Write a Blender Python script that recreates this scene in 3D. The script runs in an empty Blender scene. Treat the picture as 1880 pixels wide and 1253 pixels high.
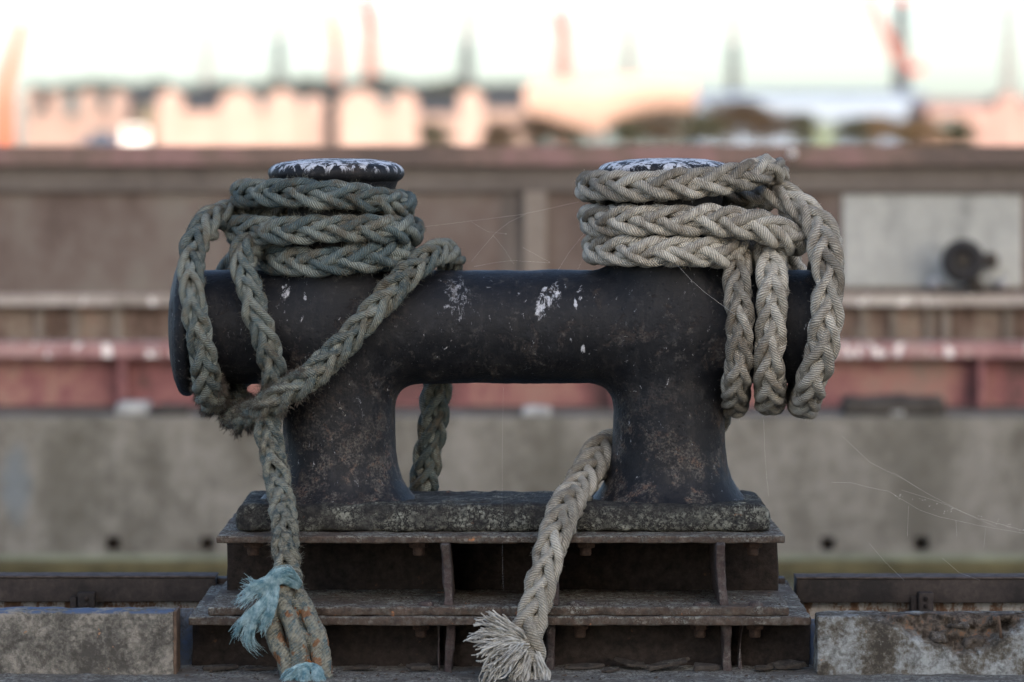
import bpy, math, random
import numpy as np
from mathutils import Vector
random.seed(7); RNG = np.random.default_rng(11)
S = bpy.context.scene
COL = S.collection
R = math.radians
# ------------------------------------------------------------------ camera model
D, H, FPX, HOR = 10.575, 1.342, 7050.0, 300.0        # metres to the bollard axis, eye height, focal length and horizon in photo pixels
def P(px, py, y):
    k = (D + y) / FPX
    return np.array(((px - 940) * k, y, H + (HOR - py) * k))
def X(px, y): return (px - 940) * (D + y) / FPX
def Z(py, y): return H + (HOR - py) * (D + y) / FPX

# ------------------------------------------------------------------ numpy noise
def vnoise(p, scale=1.0, seed=0):
    p = np.asarray(p, float) * scale + seed * 17.31
    i = np.floor(p).astype(np.int64); f = p - i; f = f * f * (3 - 2 * f)
    out = np.zeros(len(p))
    for dx in (0, 1):
        for dy in (0, 1):
            for dz in (0, 1):
                n = (i[:, 0] + dx) * 374761393 + (i[:, 1] + dy) * 668265263 + (i[:, 2] + dz) * 2147483647 % 1013904223
                n = (n ^ (n >> 13)) * 1274126177 & 0x7fffffff
                n = (n ^ (n >> 16)) & 0xffff
                w = (f[:, 0] if dx else 1 - f[:, 0]) * (f[:, 1] if dy else 1 - f[:, 1]) * (f[:, 2] if dz else 1 - f[:, 2])
                out += w * (n / 65535.0)
    return out * 2 - 1
def fbm(p, scale, seed=0, o=3):
    return sum(vnoise(p, scale * 2 ** k, seed + k) * 0.5 ** k for k in range(o))

# ------------------------------------------------------------------ object helpers
def tag(o, label=None, cat=None, group=None, kind=None):
    if label: o['label'] = label
    if cat: o['category'] = cat
    if group: o['group'] = group
    if kind: o['kind'] = kind
    return o
def empty(name, loc, label=None, cat=None, group=None):
    o = bpy.data.objects.new(name, None); COL.objects.link(o); o.location = Vector(loc); o.empty_display_size = .05
    return tag(o, label, cat, group)
def wloc(o):
    v = np.zeros(3)
    while o is not None:
        v = v + np.array(o.location); o = o.parent
    return v
def mesh(name, verts, faces, mat, parent=None, smooth=True, uv=None, attrs=None, normals=None):
    """verts in WORLD metres; the object sits at its own base (top level) or at its parent's origin"""
    V = np.asarray(verts, float).reshape(-1, 3)
    if parent is not None: off = wloc(parent); loc = (0, 0, 0)
    else:
        lo, hi = V.min(0), V.max(0); off = np.array(((lo[0] + hi[0]) / 2, (lo[1] + hi[1]) / 2, lo[2])); loc = off
    me = bpy.data.meshes.new(name)
    if isinstance(faces, np.ndarray):
        n, k = faces.shape
        me.vertices.add(len(V)); me.vertices.foreach_set('co', (V - off).ravel())
        me.loops.add(n * k); me.loops.foreach_set('vertex_index', faces.ravel().astype(np.int32))
        me.polygons.add(n); me.polygons.foreach_set('loop_start', np.arange(0, n * k, k, dtype=np.int32))
        me.update(calc_edges=True)
    else:
        me.from_pydata((V - off).tolist(), [], faces)
    me.polygons.foreach_set('use_smooth', [smooth] * len(me.polygons))
    if uv is not None:
        li = np.zeros(len(me.loops), np.int32); me.loops.foreach_get('vertex_index', li)
        l = me.uv_layers.new(name='UVMap'); l.data.foreach_set('uv', np.asarray(uv)[li].ravel().astype(np.float32))
    for k_, a in (attrs or {}).items():
        at = me.attributes.new(k_, 'FLOAT', 'POINT'); at.data.foreach_set('value', np.asarray(a, np.float32))
    me.validate(); me.update()
    if normals is not None and len(normals) == len(me.vertices):
        me.normals_split_custom_set_from_vertices([tuple(n) for n in normals])
    me.materials.append(mat)
    o = bpy.data.objects.new(name, me); COL.objects.link(o); o.location = Vector(loc)
    if parent is not None: o.parent = parent
    return o
class MB:
    def __init__(s): s.v = []; s.f = []
    def add(s, V, F):
        b = len(s.v); s.v += [tuple(map(float, p)) for p in V]; s.f += [tuple(int(i) + b for i in f) for f in F]; return s
    def box(s, x0, x1, y0, y1, z0, z1):
        V = [(x, y, z) for x in (x0, x1) for y in (y0, y1) for z in (z0, z1)]
        return s.add(V, [(0, 1, 3, 2), (4, 6, 7, 5), (0, 4, 5, 1), (2, 3, 7, 6), (0, 2, 6, 4), (1, 5, 7, 3)])
    def tube(s, pts, rad, n=6, cap=True):
        pts = np.asarray(pts, float); m = len(pts); rad = np.broadcast_to(rad, (m,))
        T = np.gradient(pts, axis=0); T /= np.linalg.norm(T, axis=1)[:, None] + 1e-12
        a = np.array((0, 0, 1.)) if abs(T[0][2]) < .9 else np.array((1., 0, 0)); V = []
        for i in range(m):
            u = np.cross(T[i], a); u /= np.linalg.norm(u) + 1e-12; w = np.cross(u, T[i]); a = w
            for k in range(n):
                t = 2 * math.pi * k / n; V.append(pts[i] + rad[i] * (math.cos(t) * u + math.sin(t) * w))
        F = [(i * n + k, i * n + (k + 1) % n, (i + 1) * n + (k + 1) % n, (i + 1) * n + k) for i in range(m - 1) for k in range(n)]
        if cap: F += [tuple(range(n))[::-1], tuple((m - 1) * n + k for k in range(n))]
        return s.add(V, F)
    def build(s, name, mat, parent=None, smooth=False): return mesh(name, s.v, s.f, mat, parent, smooth)
def axis_pts(a, b, r, step):
    L = b - a; r = min(r, L * .45)
    inner = max(1, int(round((L - 2 * r) / step)))
    return np.unique(np.round(np.concatenate([[a, a + .3 * r], np.linspace(a + r, b - r, inner + 1), [b - .3 * r, b]]), 6))
def rough_box(x0, x1, y0, y1, z0, z1, bevel=.004, step=.02, amp=.0012, nscale=22, seed=0, edge=0):
    ax = [axis_pts(x0, x1, bevel, step), axis_pts(y0, y1, bevel, step), axis_pts(z0, z1, bevel, step)]
    key = {}; V = []; F = []
    def vid(i, j, k):
        t = (i, j, k)
        if t not in key: key[t] = len(V); V.append((ax[0][i], ax[1][j], ax[2][k]))
        return key[t]
    n = [len(a) for a in ax]
    for d in range(3):
        u, w = [(1, 2), (2, 0), (0, 1)][d]
        for end in (0, n[d] - 1):
            for a in range(n[u] - 1):
                for b in range(n[w] - 1):
                    q = []
                    for (da, db) in ((0, 0), (1, 0), (1, 1), (0, 1)):
                        t = [0, 0, 0]; t[d] = end; t[u] = a + da; t[w] = b + db; q.append(vid(*t))
                    F.append(tuple(q if end else q[::-1]))
    V = np.array(V); lo = np.array((x0, y0, z0)); hi = np.array((x1, y1, z1))
    bv = np.minimum(bevel, (hi - lo) * .45).min()
    q = np.clip(V, lo + bv, hi - bv); d = V - q; L = np.linalg.norm(d, axis=1)
    m = L > 1e-9; V[m] = q[m] + d[m] / L[m][:, None] * bv
    nrm = d / (L[:, None] + 1e-9)
    if amp:
        V = V + nrm * (fbm(V, nscale, seed, 4) * amp)[:, None]
    if edge:                                            # ragged, rusted away front edge
        fr = np.clip((y0 + .05 - V[:, 1]) / .05, 0, 1)
        V[:, 1] += fr * np.maximum(0, fbm(V * (1, .2, .2), 30, seed + 5, 3)) * edge
    return V, np.array(F)
def lathe(prof, n=96, axis='z', c=(0, 0, 0), amp=.0, seed=0):
    prof = np.asarray(prof, float); m = len(prof); t = np.linspace(0, 2 * np.pi, n, endpoint=False)
    r = prof[:, 0][:, None]; h = prof[:, 1][:, None] + 0 * t[None]
    a, b = r * np.cos(t)[None], r * np.sin(t)[None]
    V = np.stack([a, b, h] if axis == 'z' else [h, a, b], -1).reshape(-1, 3) + np.array(c)
    i, k = np.meshgrid(np.arange(m - 1), np.arange(n), indexing='ij'); k2 = (k + 1) % n
    F = np.stack([i * n + k, i * n + k2, (i + 1) * n + k2, (i + 1) * n + k], -1).reshape(-1, 4)
    if amp: V = V + (np.stack([fbm(V, 14, seed + q, 3) for q in range(3)], -1)) * amp
    return V, F
def dense(prof, step=.006):
    prof = np.asarray(prof, float); out = [prof[0]]
    for a, b in zip(prof[:-1], prof[1:]):
        n = max(1, int(np.linalg.norm(b - a) / step)); out += [a + (b - a) * (i + 1) / n for i in range(n)]
    return np.array(out)
def catmull(pts, per=16):
    p = np.asarray(pts, float); p = np.vstack([2 * p[0] - p[1], p, 2 * p[-1] - p[-2]]); out = []
    t = np.linspace(0, 1, per, endpoint=False)[:, None]
    for i in range(1, len(p) - 2):
        a, b, c, d = p[i - 1:i + 3]
        out.append(.5 * (2 * b + (c - a) * t + (2 * a - 5 * b + 4 * c - d) * t ** 2 + (3 * b - a - 3 * c + d) * t ** 3))
    return np.vstack(out + [p[-2:-1]])
def resample(p, step):
    L = np.concatenate([[0], np.cumsum(np.linalg.norm(np.diff(p, axis=0), axis=1))])
    s = np.linspace(0, L[-1], max(3, int(L[-1] / step) + 1))
    return np.stack([np.interp(s, L, p[:, k]) for k in range(3)], -1), s

# ------------------------------------------------------------------ material helpers
class NT:
    def __init__(s, name):
        s.m = bpy.data.materials.new(name); s.m.use_nodes = True; s.t = s.m.node_tree; s.t.nodes.clear()
        s.out = s.t.nodes.new('ShaderNodeOutputMaterial')
    def put(s, sock, v):
        if isinstance(v, bpy.types.NodeSocket): s.t.links.new(v, sock)
        elif isinstance(v, (tuple, list)) and len(v) == 3 and sock.type == 'RGBA': sock.default_value = (*v, 1)
        else: sock.default_value = v
    def n(s, typ, ins=None, **props):
        nd = s.t.nodes.new(typ)
        for k, v in props.items(): setattr(nd, k, v)
        for k, v in (ins or {}).items(): s.put(nd.inputs[k], v)
        return nd
    def coord(s, which='Object'): return s.n('ShaderNodeTexCoord').outputs[which]
    def map(s, vec, scale=(1, 1, 1), loc=(0, 0, 0), rot=(0, 0, 0)): return s.n('ShaderNodeMapping', {'Vector': vec, 'Scale': scale, 'Location': loc, 'Rotation': rot}).outputs[0]
    def noise(s, vec, scale, detail=6, rough=.6, dist=0): return s.n('ShaderNodeTexNoise', {'Vector': vec, 'Scale': scale, 'Detail': detail, 'Roughness': rough, 'Distortion': dist}).outputs['Fac']
    def vor(s, vec, scale, out='Distance', feature='F1', rnd=1): return s.n('ShaderNodeTexVoronoi', {'Vector': vec, 'Scale': scale, 'Randomness': rnd}, feature=feature).outputs[out]
    def math(s, op, a, b=0.0, c=0.0, clamp=False):
        nd = s.n('ShaderNodeMath', operation=op, use_clamp=clamp); s.put(nd.inputs[0], a); s.put(nd.inputs[1], b); s.put(nd.inputs[2], c); return nd.outputs[0]
    def step(s, v, a, b):                                # smooth 0..1 between a and b
        return s.n('ShaderNodeMapRange', {'Value': v, 'From Min': a, 'From Max': b, 'To Min': 0., 'To Max': 1.}, interpolation_type='SMOOTHSTEP').outputs[0]
    def mix(s, f, a, b):
        nd = s.n('ShaderNodeMix', data_type='RGBA'); s.put(nd.inputs[0], f); s.put(nd.inputs[6], a); s.put(nd.inputs[7], b); return nd.outputs[2]
    def ramp(s, f, stops):
        nd = s.n('ShaderNodeValToRGB', {'Fac': f}); cr = nd.color_ramp
        while len(cr.elements) < len(stops): cr.elements.new(.5)
        for e, (p, c) in zip(cr.elements, stops): e.position = p; e.color = (*c, 1)
        return nd.outputs[0]
    def attr(s, name): return s.n('ShaderNodeAttribute', attribute_name=name).outputs['Fac']
    def sep(s, v): return s.n('ShaderNodeSeparateXYZ', {0: v}).outputs
    def done(s, col, rough=.7, bumps=(), spec=.4, metal=0, **extra):
        nrm = None
        for (h, strength, dist) in bumps:
            ins = {'Height': h, 'Strength': strength, 'Distance': dist}
            if nrm is not None: ins['Normal'] = nrm
            nrm = s.n('ShaderNodeBump', ins).outputs[0]
        ins = {'Base Color': col, 'Roughness': rough, 'Metallic': metal, 'Specular IOR Level': spec, **extra}
        if nrm is not None: ins['Normal'] = nrm
        b = s.n('ShaderNodeBsdfPrincipled', ins); s.t.links.new(b.outputs[0], s.out.inputs[0]); return s.m
def spots(t, w, pos, rad, asp=.5):
    """a splat mask round world point pos (objects' origins are removed by using Geometry position)"""
    wm = t.map(w, (1, .4, asp)); d = t.n('ShaderNodeVectorMath', {0: wm, 1: (pos[0], pos[1] * .4, pos[2] * asp)}, operation='DISTANCE').outputs['Value']
    return t.step(d, rad, rad * .15)

def m_iron():
    t = NT('black_paint'); g = t.n('ShaderNodeNewGeometry'); w = g.outputs['Position']
    big = t.noise(w, 5, 5); mid = t.noise(w, 22, 8, .7); fine = t.noise(w, 160, 6, .7)
    base = t.ramp(mid, [(.34, (.0045, .0052, .0075)), (.55, (.0085, .0092, .0115)), (.70, (.022, .023, .026))])
    z = t.sep(w)[2]
    dusty = t.math('MULTIPLY', t.step(t.noise(t.map(w, (26, 26, 6)), 1, 7, .65), .50, .72), .62)
    col = t.mix(dusty, base, (.030, .028, .027))
    rm = t.math('MULTIPLY', t.step(t.noise(w, 9, 9, .70, .4), .565, .63), t.step(fine, .36, .56))
    col = t.mix(t.math('MULTIPLY', rm, .75), col, t.ramp(t.noise(w, 60, 5), [(.35, (.028, .024, .022)), (.5, (.060, .047, .040)), (.66, (.12, .108, .098))]))
    low = t.math('MULTIPLY', t.step(z, .86, .44), t.step(t.noise(w, 12, 9, .72), .475, .56))
    low = t.math('MULTIPLY', low, t.step(fine, .40, .60))
    col = t.mix(t.math('MULTIPLY', low, .92), col, t.ramp(t.noise(w, 45, 5), [(.38, (.034, .028, .024)), (.5, (.115, .105, .092)), (.62, (.125, .080, .058))]))
    sp = t.math('MULTIPLY', t.step(t.vor(t.n('ShaderNodeVectorMath', {0: t.n('ShaderNodeTexNoise', {'Vector': w, 'Scale': 40., 'Detail': 4.}).outputs['Color'], 1: (.05, .05, .05), 2: w}, operation='MULTIPLY_ADD').outputs[0], 70), .12, .05), t.step(t.noise(w, 9, 6), .52, .66))
    gs = t.math('MULTIPLY', t.step(t.noise(w, 30, 9, .78), .555, .64), t.step(t.noise(w, 5, 4), .42, .58)); col = t.mix(t.math('MULTIPLY', gs, .55), col, (.085, .080, .073))
    col = t.mix(sp, col, (.30, .29, .26))
    nz = t.sep(g.outputs['Normal'])[2]
    # bird droppings: the two caps' tops with runs over the rim, and three splats on the cross pipe
    strk = t.noise(t.map(w, (34, 34, 5)), 1, 6, .7, .6)
    capm = t.math('MULTIPLY', t.step(z, 1.306, 1.334), t.step(t.math('ADD', strk, t.math('MULTIPLY', nz, .10)), .555, .615))
    gu = capm
    spn = t.noise(t.map(w, (62, 62, 34)), 1, 9, .78, .5)
    for (px, py, rad, thr) in ((838, 543, .062, .60), (828, 556, .035, .61), (848, 560, .03, .61), (1020, 530, .040, .60), (1004, 543, .030, .58), (994, 560, .020, .56), (988, 575, .016, .56), (1066, 524, .016, .52), (1064, 545, .012, .56), (524, 534, .028, .60), (560, 546, .010, .52), (1082, 531, .008, .5), (1057, 558, .008, .5), (1070, 640, .012, .58), (900, 520, .04, .66)):
        p = P(px, py, -.14)
        m = t.math('ADD', t.math('MULTIPLY', spots(t, w, p, rad * 1.3), .24), t.math('MULTIPLY', spn, 1.0))
        gu = t.math('MAXIMUM', gu, t.math('MULTIPLY', t.step(m, thr + .115, thr + .20), .45 if px in (838, 828, 848, 900) else .9))
    col = t.mix(t.math('MULTIPLY', gu, .92), col, t.ramp(fine, [(.35, (.42, .43, .46)), (.6, (.72, .73, .76))]))
    ro = t.math('ADD', t.math('MULTIPLY', mid, .34), .40); ro = t.math('ADD', ro, t.math('MULTIPLY', rm, .3), clamp=True)
    hh = t.math('ADD', t.math('MULTIPLY', mid, .8), t.math('MULTIPLY', rm, -.5))
    return t.done(col, ro, ((t.noise(w, 14, 4), .35, .012), (hh, .7, .004), (t.step(t.vor(w, 48), .0, .30), .35, .003), (fine, .60, .0018), (gu, .3, .002)), spec=.30)
def m_lichen(name, rust, dark, lichen=(.27, .275, .235), amount=.5, up=.25, orange=.5, sc=1.0, dust=None):
    """corroded steel or stone with a crust of pale lichen discs and a few orange ones"""
    t = NT(name); g = t.n('ShaderNodeNewGeometry'); w = g.outputs['Position']; nz = t.sep(g.outputs['True Normal'])[2]
    a = t.noise(w, 9 * sc, 8, .7); b = t.noise(w, 42 * sc, 7, .72); f = t.noise(w, 240, 5, .7)
    col = t.ramp(b, [(.3, dark), (.55, rust), (.75, tuple(c * 1.6 for c in rust))])
    wd = t.n('ShaderNodeVectorMath', {0: t.n('ShaderNodeTexNoise', {'Vector': w, 'Scale': 120., 'Detail': 3.}).outputs['Color'], 1: (.012, .012, .012), 2: w}, operation='MULTIPLY_ADD').outputs[0]
    v1 = t.math('MINIMUM', t.vor(wd, 85), t.math('ADD', t.vor(wd, 190), .12))
    col = t.mix(t.math('MULTIPLY', t.step(t.noise(w, 60, 8, .75), .46, .64), min(.75, dust if dust is not None else amount * .55)), col, tuple(c * .45 for c in lichen))
    thr = t.math('ADD', t.math('ADD', a, t.math('MULTIPLY', nz, up * .4)), t.math('MULTIPLY', b, .5))
    zone = t.step(thr, 1.00 - amount * .35, 1.22 - amount * .35)
    disc = t.step(t.math('ADD', v1, t.math('MULTIPLY', t.noise(w, 24, 6, .7), 1.2)), 1.13, .88)
    li = t.math('MULTIPLY', t.math('MULTIPLY', zone, t.step(t.noise(w, 5.5, 4), .36, .56)), t.math('MULTIPLY', t.math('MAXIMUM', disc, t.step(f, .50, .62)), .85))
    lc = t.ramp(t.noise(w, 70, 5), [(.3, tuple(c * .62 for c in lichen)), (.55, lichen), (.75, tuple(min(.62, c * 1.5) for c in lichen))])
    col = t.mix(li, col, lc)
    om = t.math('MULTIPLY', t.step(t.noise(w, 26, 4, .6), .66, .72), t.math('MULTIPLY', t.step(b, .45, .6), orange))
    col = t.mix(om, col, (.48, .20, .08))
    h = t.math('ADD', t.math('MULTIPLY', b, .7), t.math('MULTIPLY', li, .5))
    return t.done(col, .88, ((a, .4, .012), (h, .75, .005), (f, .6, .002)), spec=.2)
def m_concrete(name, stops, sc=1.0, stain=.6, streak=False, spot=None, paint=None, smear=None, broken=False):
    t = NT(name); g = t.n('ShaderNodeNewGeometry'); w = g.outputs['Position']
    a = t.noise(t.map(w, (1.6, 1, .7) if streak else (1, 1, 1)), 3.2 * sc, 8, .65); b = t.noise(w, 26 * sc, 8, .75); f = t.noise(w, 190, 5, .8)
    col = t.ramp(t.math('MULTIPLY_ADD', t.math('ADD', t.math('MULTIPLY', a, .6), t.math('MULTIPLY', b, .4)), 2.1, -.55), stops)
    col = t.mix(t.math('MULTIPLY', t.step(t.noise(w, 13 * sc, 6, .7, .5), .50, .64), stain), col, tuple(c * .35 for c in stops[1][1]))
    grit = t.step(t.vor(w, 150), .34, .16)
    col = t.mix(t.math('MULTIPLY', t.math('MULTIPLY', grit, t.step(b, .45, .6)), .16), col, tuple(min(1, c * 1.9) for c in stops[-1][1]))
    if spot: col = t.mix(t.math('MULTIPLY', t.step(t.noise(w, 30, 5, .6), .655, .70), .8), col, spot)
    if broken: col = t.mix(t.attr('broken'), col, t.ramp(t.noise(w, 38, 8, .75), [(.34, (.022, .018, .015)), (.46, (.060, .047, .037)), (.55, (.125, .108, .090)), (.63, (.21, .115, .065)), (.70, (.10, .12, .15))]))
    if smear:
        for (px, py, y, rad, c) in smear:
            mm = t.math('ADD', spots(t, w, P(px, py, y), rad * 1.3, .45), t.math('MULTIPLY', t.noise(w, 7, 7, .7), 1.6)); col = t.mix(t.math('MULTIPLY', t.step(mm, 1.15, 1.75), .55), col, c)
    if paint:
        z = t.sep(w)[2]
        pm = t.math('MULTIPLY', t.step(z, paint[0] - .009, paint[0] - .003), t.step(t.noise(w, 16, 5, .7), .44, .54))
        col = t.mix(pm, col, paint[1])
    return t.done(col, .93, ((a, .3, .02), (b, .7, .006), (f, .5, .002)), spec=.15)
def m_steel(name, stops, sc=1.0, streak=4., spots_=None, rough=.75):
    t = NT(name); w = t.n('ShaderNodeNewGeometry').outputs['Position']
    a = t.noise(t.map(w, (streak, streak, .6)), 1.6 * sc, 7, .62); b = t.noise(w, 18 * sc, 7, .7)
    col = t.ramp(t.math('MULTIPLY_ADD', t.math('ADD', t.math('MULTIPLY', a, .7), t.math('MULTIPLY', b, .3)), 1.9, -.45), stops)
    if spots_:
        m = t.step(t.noise(t.map(w, (15, 15, 5)), 1, 3, .5), spots_[1], spots_[1] + .05); col = t.mix(m, col, spots_[0])
    return t.done(col, rough, ((b, .5, .004),), spec=.25)
def m_plain(name, c, rough=.8, var=.25, sc=6., spec=.3):
    t = NT(name); w = t.n('ShaderNodeNewGeometry').outputs['Position']
    f = t.noise(w, sc, 5); col = t.ramp(f, [(.3, tuple(x * (1 - var) for x in c)), (.7, tuple(min(1, x * (1 + var)) for x in c))])
    return t.done(col, rough, spec=spec)
def m_rope(name, cols, dirt, dirt_amt=.5, hair=(.3, .3, .26), crustcol=(.33, .32, .25), rust=(.23, .095, .035)):
    t = NT(name); w = t.n('ShaderNodeNewGeometry').outputs['Position']
    uv = t.n('ShaderNodeUVMap').outputs[0]; u, v, _ = t.sep(uv)
    rn = t.attr('rnd'); cr = t.attr('crust')
    wob = t.math('MULTIPLY', t.noise(w, 34, 4), 1.9)
    ph = t.math('ADD', t.math('ADD', t.math('MULTIPLY', v, 9 * 6.2832), t.math('MULTIPLY', u, 120 * 6.2832)), t.math('MULTIPLY', wob, 3.))
    yarn = t.math('ADD', t.math('MULTIPLY', t.math('SINE', ph), .5), .5)
    fib = t.noise(t.n('ShaderNodeCombineXYZ', {0: t.math('MULTIPLY', t.math('ADD', t.math('MULTIPLY', v, 9.), t.math('MULTIPLY', u, 120.)), 2.2), 1: t.math('MULTIPLY', t.math('SUBTRACT', u, t.math('MULTIPLY', v, .09)), 22.), 2: t.math('MULTIPLY', rn, 9.)}).outputs[0], 1.6, 4, .7)
    a = t.noise(w, 7, 6, .65); b = t.noise(w, 48, 6, .72); f = t.noise(w, 330, 3, .8)
    f1 = t.math('ADD', t.math('ADD', t.math('MULTIPLY', a, .55), t.math('MULTIPLY', rn, .20)), t.math('MULTIPLY', b, .32))
    col = t.ramp(f1, [(.40, cols[0]), (.52, cols[1]), (.63, cols[2])])
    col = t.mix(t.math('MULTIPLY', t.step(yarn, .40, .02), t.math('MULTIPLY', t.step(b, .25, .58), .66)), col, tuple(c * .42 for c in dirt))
    col = t.mix(t.math('MULTIPLY', t.step(fib, .50, .68), .40), col, hair)
    dm = t.math('MULTIPLY', t.step(t.math('ADD', t.noise(w, 16, 7, .7), t.math('MULTIPLY', f, .18)), .56, .72), dirt_amt)
    col = t.mix(dm, col, dirt)
    cm = t.math('MULTIPLY', cr, t.step(t.math('ADD', b, t.math('MULTIPLY', f, .35)), .58, .72))
    col = t.mix(cm, col, t.ramp(t.noise(w, 90, 4), [(.35, tuple(c * .55 for c in crustcol)), (.6, crustcol)]))
    om = t.math('MULTIPLY', t.step(cr, .72, .9), t.step(t.noise(w, 26, 5, .6), .56, .60)); col = t.mix(om, col, rust)
    return t.done(col, .92, ((yarn, .75, .0030), (fib, .5, .0016), (f, .4, .0012), (b, t.math('ADD', t.math('MULTIPLY', cr, .7), .15), .006)), spec=.12)
def m_fibre(name, c1, c2, sc=30):
    t = NT(name); w = t.n('ShaderNodeNewGeometry').outputs['Position']
    return t.done(t.ramp(t.noise(w, sc, 4, .7), [(.38, c1), (.62, c2)]), .85, spec=.15)

M = {}
M['iron'] = m_iron()
M['cast'] = m_lichen('cast_base_crust', (.030, .028, .026), (.011, .012, .014), (.29, .295, .245), 1.10, -.18, .6, dust=.32)
M['flange'] = m_lichen('flange_rust', (.088, .064, .050), (.036, .029, .026), (.36, .36, .31), .72, 1.0, .9)
M['web'] = m_lichen('web_rust', (.036, .028, .024), (.013, .0115, .011), (.07, .055, .045), .18, .3, .15)
M['rib'] = m_lichen('rib_rust', (.075, .054, .050), (.034, .027, .027), (.26, .255, .225), .80, .3, .25)
M['nut'] = m_lichen('nut_rust', (.065, .042, .032), (.028, .020, .016), (.12, .10, .08), .15, .2, .1, 2.)
M['flake'] = m_lichen('flake_rust', (.060, .050, .042), (.024, .021, .020), (.25, .24, .20), .4, .4, .3)
M['slab'] = m_lichen('slab_crust', (.13, .115, .098), (.055, .050, .045), (.40, .40, .355), 1.0, .4, .9)
M['kerb_l'] = m_concrete('concrete_stained', [(.36, (.085, .079, .070)), (.5, (.17, .16, .138)), (.64, (.30, .275, .235))], 2.6, .62, spot=(.42, .24, .14), paint=(.166, (.09, .125, .20)))
M['kerb_r'] = m_concrete('concrete_lichen', [(.34, (.060, .053, .044)), (.46, (.135, .122, .10)), (.54, (.22, .225, .215)), (.68, (.36, .38, .375))], 2.4, .55, spot=(.42, .22, .12), broken=True)
M['rust_edge'] = m_plain('rust_edge', (.115, .078, .055), .9, .45, 40)
M['rail'] = m_steel('rail_steel', [(.3, (.022, .019, .018)), (.5, (.045, .036, .032)), (.7, (.075, .060, .052))], 3., 1.)
M['railtop'] = m_plain('rail_worn_top', (.085, .070, .064), .95, .4, 30, .1)
M['flaky'] = m_steel('flaking_paint', [(.36, (.12, .065, .036)), (.48, (.19, .12, .08)), (.53, (.32, .29, .25)), (.68, (.43, .40, .36))], 9., 1.6)
M['bluepl'] = m_steel('blue_grey_paint', [(.36, (.05, .052, .055)), (.5, (.105, .12, .14)), (.66, (.10, .14, .22))], 5., 1.2)
M['rope_pale'] = m_rope('rope_pale', [(.19, .178, .15), (.43, .405, .345), (.63, .60, .52)], (.15, .115, .080), .52, (.50, .47, .40))
M['rope_teal'] = m_rope('rope_teal', [(.045, .068, .076), (.105, .148, .156), (.27, .30, .27)], (.12, .092, .058), .66, (.30, .31, .26))
M['fuzz_pale'] = m_fibre('fibre_pale', (.24, .22, .18), (.48, .45, .39))
M['fuzz_teal'] = m_fibre('fibre_teal', (.10, .11, .10), (.27, .26, .20))
M['fuzz_dirty'] = m_fibre('fibre_dirty', (.06, .05, .045), (.15, .125, .10))
M['fray_blue'] = m_fibre('fibre_blue', (.13, .27, .32), (.48, .64, .67), 42)
M['fray_white'] = m_fibre('fibre_white', (.27, .26, .23), (.58, .57, .52), 26)
M['silk'] = m_plain('spider_silk', (.75, .75, .74), .5, .1)

# ================================================================== BOLLARD
CXL, CXR, ZP, RP = -.4755, .432, .892, .156
PZ = [.405, .425, .437, .452, .475, .51, .56, .66, .90, 1.05, 1.12, 1.20, 1.255, 1.285, 1.305, 1.32]
PR = [.230, .2085, .198, .187, .174, .163, .156, .153, .153, .150, .143, .141, .148, .160, .168, .168]
def body_sdf(x, y, z):
    r = np.interp(z, PZ, PR)
    a = np.minimum(np.sqrt((x - CXL) ** 2 + y ** 2), np.sqrt((x - CXR) ** 2 + y ** 2)) - r
    b = np.sqrt(y ** 2 + (z - ZP) ** 2) - RP
    b = np.maximum(b, np.maximum(-.925 - x, x - .845))
    k = .075; h = np.clip(k - np.abs(a - b), 0, None) / k
    d = np.minimum(a, b) - h * h * k * .25
    return np.maximum(d, np.maximum(.41 - z, z - 1.30))
def surface_nets(f, lo, hi, h):
    ax = [np.arange(lo[i], hi[i] + h, h) for i in range(3)]
    G = np.stack(np.meshgrid(*ax, indexing='ij'), -1); d = f(G[..., 0], G[..., 1], G[..., 2])
    n = [len(a) - 1 for a in ax]; sgn = d < 0
    acc = np.zeros((*n, 3)); cnt = np.zeros(n)
    cor = [(i, j, k) for i in (0, 1) for j in (0, 1) for k in (0, 1)]
    sl = lambda c: tuple(slice(c[q], c[q] + n[q]) for q in range(3))
    for a in range(8):
        for b in range(a + 1, 8):
            if sum(abs(cor[a][q] - cor[b][q]) for q in range(3)) != 1: continue
            da, db = d[sl(cor[a])], d[sl(cor[b])]; m = (da < 0) != (db < 0)
            t = np.where(m, da / np.where(m, da - db, 1), 0)[..., None]
            p = np.array(cor[a]) + t * (np.array(cor[b]) - np.array(cor[a]))
            acc += np.where(m[..., None], p, 0); cnt += m
    act = cnt > 0; idx = -np.ones(n, np.int64); idx[act] = np.arange(act.sum())
    I = np.stack(np.nonzero(act), -1); V = np.array(lo) + (I + acc[act] / cnt[act][:, None]) * h
    F = []
    for q in range(3):
        u, w = (q + 1) % 3, (q + 2) % 3
        s0 = [slice(None)] * 3; s1 = [slice(None)] * 3; s0[q] = slice(0, -1); s1[q] = slice(1, None)
        ch = sgn[tuple(s0)] != sgn[tuple(s1)]
        E = np.stack(np.nonzero(ch), -1)
        ok = (E[:, u] > 0) & (E[:, w] > 0) & (E[:, u] < len(ax[u]) - 1) & (E[:, w] < len(ax[w]) - 1); E = E[ok]
        neg = sgn[tuple(s0)][tuple(E.T)]
        quad = []
        for (du, dw) in ((0, 0), (-1, 0), (-1, -1), (0, -1)):
            e = E.copy(); e[:, u] += du; e[:, w] += dw; quad.append(idx[tuple(e.T)])
        Q = np.stack(quad, -1); Q[~neg] = Q[~neg][:, ::-1]
        F.append(Q)
    return V, np.vstack(F)
bol = empty('mooring_bollard', (-.02, 0, .35), 'black iron bollard with two capped posts and a thick cross pipe', 'bollard')
V, F = surface_nets(body_sdf, (-.96, -.30, .395), (.88, .30, 1.32), .0085)
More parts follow.
